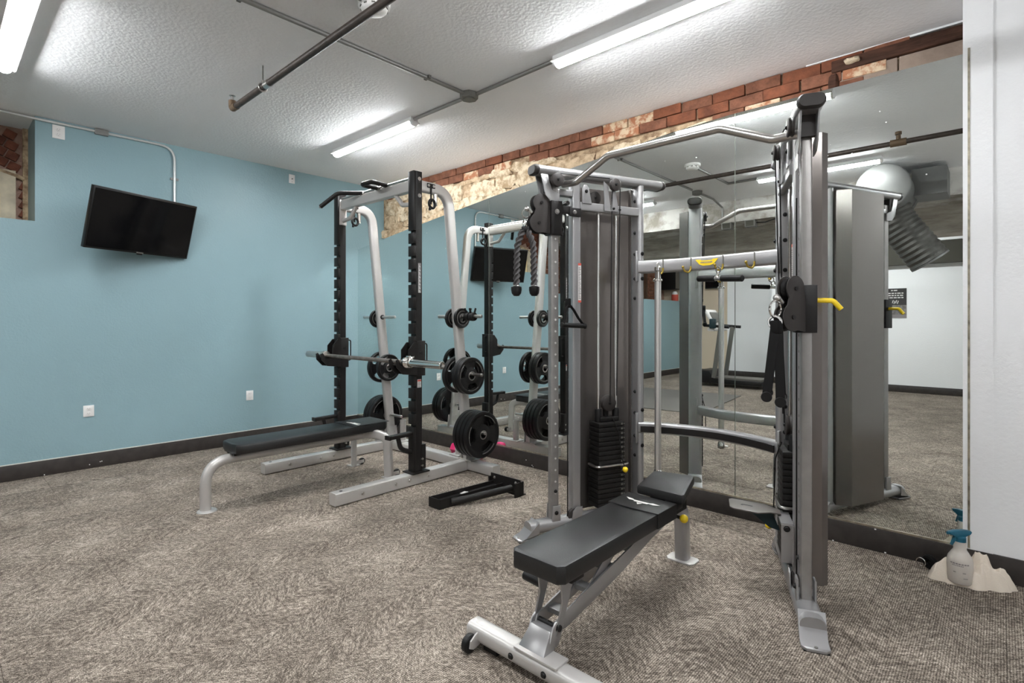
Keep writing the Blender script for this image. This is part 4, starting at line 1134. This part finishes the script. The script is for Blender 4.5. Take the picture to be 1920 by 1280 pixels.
# stirrup handles on the right carriage
F = frame('R', 1.192); hp = F @ Vector((.168, 0, -.02))
q0 = MB(F); q0.torus((.162, 0, -.028), (0, 1, 0), .030, .0045, 18, 6); q0.torus((.166, 0, -.075), (1, .4, 0), .021, .005, 18, 6)
q0.build('snap_hook', M['chrome'], tr)
hx = F @ Vector((.166, 0, -.094)); rt_ = Vector((.7373, .6756, 0)); fw_ = Vector((-.6756, .7373, 0))
def strap_handle(top, pa, pb, label, grip_r=.0155, over=.012, wide=.030):
    """webbing loop from the top ring down to both ends of a grip between pa and pb"""
    t = thing('stirrup_handle', label, 'cable handle', top)
    for e_, nm in ((pa, 0), (pb, 1)):
        dirv = (pb-pa).normalized()
        midp = top+(e_-top)*.30+dirv*(-.006 if nm == 0 else .006)
        pts = [top, midp, top+(e_-top)*.65, e_+Vector((0, 0, .004))]
        MB().sweep(pts, rrect(wide, .0045, .001, 1), up=dirv).build('strap', M['strap'], t)
    MB().cyl(pa-(pb-pa).normalized()*over, pb+(pb-pa).normalized()*over, grip_r, 14, .003).build('grip', M['black'], t)
    for e_, s_ in ((pa, -1), (pb, 1)):
        MB().cyl(e_+(pb-pa).normalized()*s_*over*.8, e_+(pb-pa).normalized()*s_*(over+.006), grip_r+.003, 16, .002).build('grip_end', M['rubber'], t)
    MB().cbox(top, (.03, .02, .05), None, .006).build('strap_sleeve', M['strap'], t)
    return t
g1 = hx+Vector((0, 0, -.245))
vd = Vector((hx.x, hx.y, 0)).normalized(); pv = Vector((vd.y, -vd.x, 0))
a1 = g1-pv*.026-vd*.055; b1 = g1-pv*.024+vd*.055+Vector((0,0,.0))
strap_handle(hx, a1, b1, 'black stirrup handle on the right tower, the outer of the two')
a2 = g1+pv*.018-vd*.055+Vector((0,0,-.016)); b2 = g1+pv*.022+vd*.055+Vector((0,0,-.012))
strap_handle(hx+pv*.010, a2, b2, 'black stirrup handle on the right tower, the one nearer the column')
# stirrup handle on the left tower
T = tower('L')
tp_ = T @ Vector((-.49, -.05, 1.215)); pa = T @ Vector((-.525, -.06, 1.10)); pb = T @ Vector((-.40, -.06, 1.095))
strap_handle(tp_, pa, pb, 'black stirrup handle hanging beside the perforated column of the left tower', .013, .006, .022)
MB().cyl(T @ Vector((-.49, -.02, 1.222)), T @ Vector((-.49, -.06, 1.222)), .005, 8).build('handle_peg', M['black'], tr)

# ------------------------------------------------------------------ adjustable bench
bx = -1.085
t = thing('adjustable_bench', 'adjustable bench with black pads and silver frame before the cable machine', 'bench', (bx, 1.8, 0))
ft = MB().sweep([(-1.362, 1.288, .052), (-.78, 1.288, .052)], rrect(.068, .056, .02, 4), up=(0,0,1)).build('front_tube', M['silver'], t)
q = MB()
for x in (-1.155, -1.02, -.89): bolt(q, (x, 1.254, .05), (0,-1,0), .0085, .006)
q.build('bolts', M['black'], ft)
MB().box(bx-.06, bx+.11, 1.255, 1.322, .079, .087, .002).build('weld_plate', M['silver'], ft)
for x, s in ((-1.325, -1), (-.82, 1)):
    w = MB().lathe([(.010, -.011), (.027, -.011), (.030, -.008), (.030, .008), (.027, .011), (.010, .011)], (x, 1.232, .032), (1,0,0), 22).build('wheel', M['rubber'], t)
    MB().cyl((x-.014, 1.232, .032), (x+.014, 1.232, .032), .010, 12).build('wheel_hub', M['boxgrey'], w)
    MB().prism([(x+.013, 1.275, .025), (x+.013, 1.275, .072), (x+.013, 1.245, .062), (x+.013, 1.222, .048), (x+.013, 1.218, .025), (x+.013, 1.235, .016)], (.006, 0, 0), .001).build('wheel_fork', M['silver'], w)
MB().rect([(-.86, 1.30, .012), (-.80, 1.30, .012)], .05, .024, .004).build('foot_pad', M['rubber'], ft)
MB().rect([(-1.30, 1.30, .012), (-1.24, 1.30, .012)], .05, .024, .004).build('foot_pad', M['rubber'], ft)
# post and pivot
q = MB()
q.hexa([(bx-.052, 1.27, .085), (bx+.052, 1.27, .085), (bx+.052, 1.325, .085), (bx-.052, 1.325, .085), (bx-.040, 1.318, .142), (bx+.040, 1.318, .142), (bx+.040, 1.355, .142), (bx-.040, 1.355, .142)], .002)
po = q.build('front_post', M['silver_machine'], t)
for dx in (-.047, .041): MB().prism([(bx+dx, 1.300, .088), (bx+dx, 1.352, .088), (bx+dx, 1.380, .142), (bx+dx, 1.370, .160), (bx+dx, 1.345, .166), (bx+dx, 1.325, .152)], (.006, 0, 0), .001).build('pivot_ear', M['silver_machine'], po)
MB().cyl((bx-.04, 1.353, .143), (bx+.04, 1.353, .143), .009, 12).build('pivot_pin', M['black'], po)
q = MB()
for s in (-1, 1): bolt(q, (bx+s*.047, 1.353, .143), (s,0,0), .012)
q.build('bolts', M['black'], po)
# spine : side plates rising to the hinge, then level beam to the rear leg
for dx in (-.040, .034):
    MB().prism([(bx+dx, 1.335, .136), (bx+dx, 1.345, .160), (bx+dx, 1.50, .196), (bx+dx, 1.80, .252), (bx+dx, 1.98, .298), (bx+dx, 2.12, .312), (bx+dx, 2.12, .262), (bx+dx, 1.98, .238), (bx+dx, 1.74, .180), (bx+dx, 1.40, .120)], (.006, 0, 0), .001).build('spine_plate', M['silver_machine'], t)
for y, z in ((1.42, .160), (1.56, .188), (1.70, .215), (1.84, .242)):
    MB().box(bx-.034, bx+.034, y-.02, y+.02, z-.012, z+.004).build('spine_rung', M['silver_machine'], t)
# adjustment ladder and its support link
for dx in (-.030, .024): MB().prism([(bx+dx, 1.50, .165), (bx+dx, 1.56, .165), (bx+dx, 1.80, .305), (bx+dx, 1.80, .325), (bx+dx, 1.74, .325)], (.006, 0, 0), .001).build('support_link', M['silver_dark'], t)
for dx in (-.050, .044): MB().prism([(bx+dx, 1.335, .125), (bx+dx, 1.362, .125), (bx+dx, 1.405, .220), (bx+dx, 1.44, .308), (bx+dx, 1.36, .308), (bx+dx, 1.372, .220)], (.006, 0, 0), .001).build('lift_link', M['silver_machine'], t)
MB().cyl((bx-.075, 1.40, .236), (bx-.052, 1.40, .236), .008, 10).build('roller_axle', M['steel'], t)
MB().cyl((bx-.140, 1.40, .238), (bx-.048, 1.40, .232), .016, 14, .004).build('foot_roller', M['rubber'], t)
MB().box(bx-.085, bx+.085, 1.37, 1.44, .288, .312, .003).build('pad_board', M['black'], t)
# rear leg
rl = fillet([(bx-.005, 2.05, .285), (bx-.015, 2.375, .285), (bx-.018, 2.392, .006)], .13, 10)
MB().rect(rl, .062, .060, .016, up=(1,0,0)).build('rear_leg', M['silver_machine'], t)
MB().prism([(bx-.085, 2.365, 0), (bx-.07, 2.345, 0), (bx+.035, 2.345, 0), (bx+.05, 2.365, 0), (bx+.05, 2.42, 0), (bx+.035, 2.435, 0), (bx-.07, 2.435, 0), (bx-.085, 2.42, 0)], (0, 0, .008), .002).build('foot_plate', M['silver'], t)
kn = MB().cyl((bx+.03, 2.22, .262), (bx+.055, 2.215, .262), .008, 10).build('seat_pin', M['black'], t)
MB().ball((bx+.070, 2.213, .262), .0185, 14).build('pin_knob', M['yellow'], kn)
# pads
w2 = .108
bp_ = MB().prism([(bx-w2+.02, 1.288, .312), (bx+w2-.02, 1.288, .312), (bx+w2, 1.310, .312), (bx+w2, 2.05, .312), (bx-w2, 2.05, .312), (bx-w2, 1.310, .312)], (0, 0, .062), .011).build('back_pad', M['vinyl'], t)
wrp = MB()
wrp.prism([(bx-w2-.003, 1.895, .372), (bx, 1.882, .3755), (bx+w2+.003, 1.895, .372), (bx+w2+.003, 2.056, .372), (bx-w2-.003, 2.056, .372)], (0, 0, .005), .002)
wrp.box(bx+w2-.001, bx+w2+.004, 1.895, 2.056, .318, .376); wrp.box(bx-w2-.004, bx-w2+.001, 1.895, 2.056, .318, .376); wrp.box(bx-w2-.003, bx+w2+.003, 2.049, 2.056, .318, .376)
wrp.build('pad_cover', M['vinyl'], bp_)
lg = MB(); zl = .3806
def lp(pts): lg.prism([(bx+a, 1.955+b, zl) for a, b in pts], (0, 0, .0006))
lp([(-.078, .030), (-.045, .026), (-.030, .012), (-.055, .010)])
lp([(.078, -.030+.05), (.045, .026), (.030, .012), (.055, .006)])
lp([(-.036, .018), (.036, .018), (.030, .002), (-.030, .002)])
lp([(-.012, -.004), (.012, -.004), (0, -.022)])
lg.build('logo', M['logo_white'], bp_)
sd_ = MB().prism([(bx-.075, 2.068, .372), (bx+.13, 2.062, .372), (bx+.137, 2.075, .374), (bx+.085, 2.285, .392), (bx+.07, 2.295, .394), (bx-.085, 2.265, .392), (bx-.095, 2.25, .39)], (0, 0, .042), .010).build('seat_pad', M['vinyl'], t)
MB().box(bx-.03, bx+.07, 2.10, 2.24, .30, .372).build('seat_bracket', M['black'], t)
MB().box(bx+.05, bx+.10, 2.02, 2.14, .335, .372, .004).build('seat_hinge', M['black'], t)

# ------------------------------------------------------------------ spray bottle, towel, ankle strap
bxp, byp = -.128, 2.965
t = thing('spray_bottle', 'pale spray bottle with teal trigger standing on the towel by the white wall', 'bottle', (bxp, byp, .012))
MB().lathe([(0, 0), (.040, 0), (.0445, .006), (.0445, .092), (.041, .107), (.029, .128), (.0225, .138), (.0225, .172), (.0, .172)], (bxp, byp, .012), (0,0,1), 30).build('body', M['bottle'], t)
MB().lathe([(.019, 0), (.0215, .002), (.0215, .022), (.017, .026)], (bxp, byp, .180), (0,0,1), 22).build('collar', M['teal'], t)
q = MB(); dn = Vector((-.737, -.676, 0)).normalized()
ux = dn; uy = Vector((-dn.y, dn.x, 0))
FB = Matrix(((ux.x*.82, uy.x*.9, 0, bxp), (ux.y*.82, uy.y*.9, 0, byp), (0, 0, .9, .199), (0, 0, 0, 1)))
hd = MB(FB); hd.prism([(-.055, -.012, .026), (-.045, -.012, .018), (-.02, -.012, .004), (.012, -.012, .0), (.03, -.012, .012), (.058, -.012, .016), (.060, -.012, .029), (.03, -.012, .036), (-.02, -.012, .036), (-.05, -.012, .033)], (0, .024, 0), .004)
hd.build('spray_head', M['teal'], t)
tg = MB(FB); tg.prism([(.020, -.006, .016), (.030, -.006, .016), (.033, -.006, -.004), (.050, -.006, -.032), (.043, -.006, -.035), (.022, -.006, -.008)], (0, .012, 0), .002)
tg.build('trigger', M['teal'], t)
MB(FB).cyl((.058, 0, .0225), (.066, 0, .0225), .007, 10).build('nozzle', M['teal'], t)
# printed lines on the bottle (illegible in the photo)
pr = MB()
for k, (z, a0, a1) in enumerate(((.085, -.75, .75), (.078, -.6, .3), (.050, -.5, -.3), (.050, .2, .45), (.028, .25, .6))):
    n_ = 7; ang = math.atan2(-byp, -bxp)
    for i in range(n_):
        a = ang+a0+(a1-a0)*i/n_; b = ang+a0+(a1-a0)*(i+.75)/n_
        r_ = .0449
        hgt = .005 if k == 0 else .0035
        P = [(bxp+r_*math.cos(u), byp+r_*math.sin(u), .012+z+dz) for dz in (0, hgt) for u in (a, b)]
        pr.prism([P[0], P[1], P[3], P[2]], (.0006*math.cos(a), .0006*math.sin(a), 0))
pr.build('print', M['ink'], bpy.data.objects['body'] if 'body' in bpy.data.objects else t)
def crumple(cx, cy, w, d, h, seed, ang):
    """a bunched towel : radial sheet with sharp ridged folds"""
    m = MB(); nu, nv = 110, 30; g = []
    rr = random.Random(seed); ph = [rr.uniform(0, 6) for _ in range(8)]
    def ridge(x, y, f, s_):
        return 1-abs(noise.noise(Vector((x*f, y*f, s_)))*2)
    for i in range(nu):
        a = 2*PI*i/nu; row = []
        er = 1+.12*math.sin(2*a+ph[0])+.07*math.sin(5*a+ph[1])+.05*math.sin(9*a+ph[2])+.03*math.sin(17*a+ph[4])
        for j in range(nv+1):
            f = j/nv; r_ = f*er
            x = w*r_*math.cos(a); y = d*r_*math.sin(a)
            ca_, sa_ = math.cos(ang), math.sin(ang)
            wx, wy = cx+x*ca_-y*sa_, cy+x*sa_+y*ca_
            k = ridge(wx+wy*.5, wy*1.7, 11, seed)*.65+ridge(wx, wy, 24, seed+5)*.35
            lump = .55+.45*math.sin(2.3*a+ph[5])
            z = h*(1-f**3)*(.18+.62*max(0, k)**1.5+.32*lump*(f if f < .6 else 1.2-f))+.014*(1-f**8)
            row.append(m.v((wx, wy, max(z, .0015))))
        g.append(row)
    for i in range(nu):
        A_, B_ = g[i], g[(i+1) % nu]
        for j in range(nv):
            if j == 0: m.face([A_[0], A_[1], B_[1]])
            else: m.face([A_[j], A_[j+1], B_[j+1], B_[j]])
    rim = [g[i][nv] for i in range(nu)]
    lo = [m.v((v_.co.x, v_.co.y, .0)) for v_ in rim]
    for i in range(nu): m.face([rim[i], lo[i], lo[(i+1) % nu], rim[(i+1) % nu]])
    m.face(lo)
    return m
tw_ = crumple(-.098, 3.018, .128, .082, .135, 3, .30).build('towel', M['towel'], None, 70)
tag(tw_, 'crumpled cream towel on the carpet under the spray bottle', 'towel')
t = thing('ankle_strap', 'black padded ankle strap with steel ring beside the cream towel', 'ankle strap', (-.25, 3.055, 0))
q = MB(); q.torus((-.235, 3.055, .030), (.6, .8, .15), .022, .013, 20, 8); q.build('cuff', M['strap'], t)
MB().torus((-.268, 3.045, .026), (.3, 1, 0), .018, .0022, 18, 6).build('ring', M['chrome'], t)

# ------------------------------------------------------------------ things seen only in the mirrors
# round duct with flexible drop
t = thing('air_duct', 'round galvanised air duct with flexible drop hanging from the ceiling', 'duct', (-.81, .2, 2.36))
MB().lathe([(0, 0), (.205, 0), (.215, -.004), (.219, -.010), (.219, -.018), (.212, -.022), (.212, -.50), (.22, -.505), (.22, -.52), (.212, -.525), (.212, -.66), (0, -.66)], (-.81, .28, 2.362), (0,1,0), 40).build('duct_run', M['duct'], t)
MB().box(-.62, -.36, -.40, -.02, 2.30, 2.55).build('duct_boot', M['duct'], t)
pts = fillet([(-.83, .0, 2.32), (-.74, -.06, 2.07), (-.50, -.14, 1.70)], .5, 10)
dens = []
acc = [0]
for a, b in zip(pts, pts[1:]): acc.append(acc[-1]+(b-a).length)
NR = 56
for k in range(NR+1):
    L_ = acc[-1]*k/NR
    for q_ in range(len(pts)-1):
        if L_ <= acc[q_+1]+1e-9:
            dens.append(pts[q_]+(pts[q_+1]-pts[q_])*((L_-acc[q_])/(acc[q_+1]-acc[q_]))); break
MB().tube(dens, .160, 30, scale=[1+.06*(.5+.5*math.cos(i*PI/2)) for i in range(len(dens))]).build('flexible_duct', M['ductflex'], t)
e = Vector(pts[-1]); dr = (Vector(pts[-1])-Vector(pts[-2])).normalized()
MB().lathe([(.152, -.05), (.160, -.05), (.160, 0), (.168, .004), (.168, .02), (.150, .02), (.150, -.03)], e, dr, 32, cap=False).build('outlet_ring', M['duct'], t)
# poster
t = thing('poster', 'black gym poster with white lines of text on the white wall', 'poster', (-1.23, YA, 1.41))
MB().box(-1.41, -1.09, YA+.001, YA+.006, 1.17, 1.64).build('paper', M['poster'], t)
MB().box(-1.41, -1.09, YA+.006, YA+.0066, 1.23, 1.375).build('photo_strip', M['postergrey'], t)
MB().box(-1.41, -1.09, YA+.006, YA+.0066, 1.17, 1.228).build('lower_strip', M['ink'], t)
q = MB()
for z, a, b in ((1.60, -1.29, -1.21), (1.555, -1.38, -1.13), (1.52, -1.38, -1.13), (1.485, -1.38, -1.13)):
    x_ = a
    while x_ < b:
        l_ = R.uniform(.02, .05); q.box(x_, min(b, x_+l_), YA+.006, YA+.0068, z, z+.017); x_ += l_+.010
for k in range(5): q.cbox((-1.29+k*.022, YA+.0068, 1.42+.010*(k % 2)), (.010, .001, .05), Matrix.Rotation(.3, 3, 'Y'))
q.build('print', M['label'], t)
# treadmill
t = thing('treadmill', 'dark treadmill with light console facing along the far wall', 'treadmill', (-3.40, -3.1, 0))
dk = MB(); dk.prism([(-3.80, -3.38, .06), (-2.85, -3.38, .06), (-2.85, -3.38, .12), (-3.80, -3.38, .15)], (0, .55, 0), .01); dk.build('deck', M['black'], t)
MB().box(-3.75, -2.87, -3.31, -2.90, .128, .160).build('belt', M['mat_rubber'], t)
MB().prism([(-3.97, -3.38, .05), (-3.70, -3.38, .05), (-3.63, -3.38, .16), (-3.71, -3.38, .27), (-3.90, -3.38, .27), (-3.97, -3.38, .2)], (0, .56, 0), .02).build('motor_hood', M['black'], t)
for y in (-3.38, -2.84):
    MB().rect([(-3.63, y, .15), (-3.51, y, 1.02)], .07, .045, .01, up=(0,1,0)).build('upright', M['boxgrey'], t)
    MB().rect([(-3.80, y, 1.05), (-3.37, y, 1.02)], .045, .05, .015).build('handrail', M['black'], t)
MB().rect([(-3.67, -3.40, .98), (-3.67, -2.82, .98)], .12, .06, .02).build('crossbar', M['label'], t)
rotm = Matrix.Rotation(-.5, 3, 'Y')
MB().cbox((-3.73, -3.11, 1.17), (.06, .44, .34), rotm, .03).build('console', M['label'], t)
MB().cbox((-3.69, -3.11, 1.19), (.02, .36, .20), rotm, .008).build('display', M['boxgrey'], t)
MB().cbox((-3.63, -2.80, 1.08), (.10, .09, .17), None, .02).build('bottle_holder', M['tealdark'], t)
# floor mat
o = MB().prism([(-4.40, -1.85, 0), (-2.86, -1.95, 0), (-2.72, -.55, 0), (-2.80, .0, 0), (-3.45, .05, 0), (-4.35, -.2, 0)], (0, 0, .012), .003).build('floor_mat', M['mat_rubber'])
tag(o, 'flat grey rubber exercise mat seen in the mirror left of the rear tower', 'mat')
# red and white can, black wall boxes
t = thing('spray_can', 'red and white can on the ledge of the blue wall, seen in the mirror', 'can', (-5.2, -4.65, 1.555))
MB().lathe([(0, 0), (.065, 0), (.07, .01), (.07, .14), (.0, .14)], (-5.2, -4.65, 1.555), (0,0,1), 20).build('body', M['red'], t)
MB().lathe([(.06, .14), (.055, .18), (.03, .21), (0, .21)], (-5.2, -4.65, 1.555), (0,0,1), 20).build('cap', M['white'], t)
t = thing('wall_speaker', 'tall black box on the ledge of the blue wall, seen above the red can', 'speaker', (-5.3, -4.66, 1.82))
MB().box(-5.5, -5.13, -4.76, -4.52, 1.80, 2.30, .01).build('case', M['black'], t)
MB().box(-5.13, -5.125, -4.74, -4.54, 1.82, 2.28).build('front_grille', M['boxgrey'], t)
t = thing('wall_monitor', 'small dark monitor high on the tan far wall above the treadmill', 'monitor', (-4.43, YB, 1.9))
MB().box(-4.58, -4.27, YB+.02, YB+.10, 1.80, 2.02, .008).build('case', M['black'], t)
MB().box(-4.56, -4.29, YB+.10, YB+.103, 1.82, 2.0).build('screen', M['screen'], t)
MB().box(-4.48, -4.38, YB+.005, YB+.02, 1.86, 1.96).build('wall_bracket', M['boxgrey'], t)
# electrical boxes under the peeling beam
for x, lab in ((-2.50, 'dark electrical box under the peeling beam, nearer the blue wall'), (-2.22, 'dark electrical box under the peeling beam with a loose cable')):
    t = thing('electrical_box', lab, 'electrical box', (x, -.45, 2.30))
    MB().box(x-.06, x+.06, -.50, -.40, 2.255, 2.336, .004).build('box', M['boxgrey'], t)
    MB().box(x-.045, x+.045, -.40, -.395, 2.265, 2.325).build('cover', M['darkgap'], t)
    if x > -2.4: MB().tube([(x+.06, -.45, 2.30), (x+.16, -.45, 2.295), (x+.28, -.46, 2.325), (x+.5, -.48, 2.328)], .007, 6).build('cable', M['black'], t)
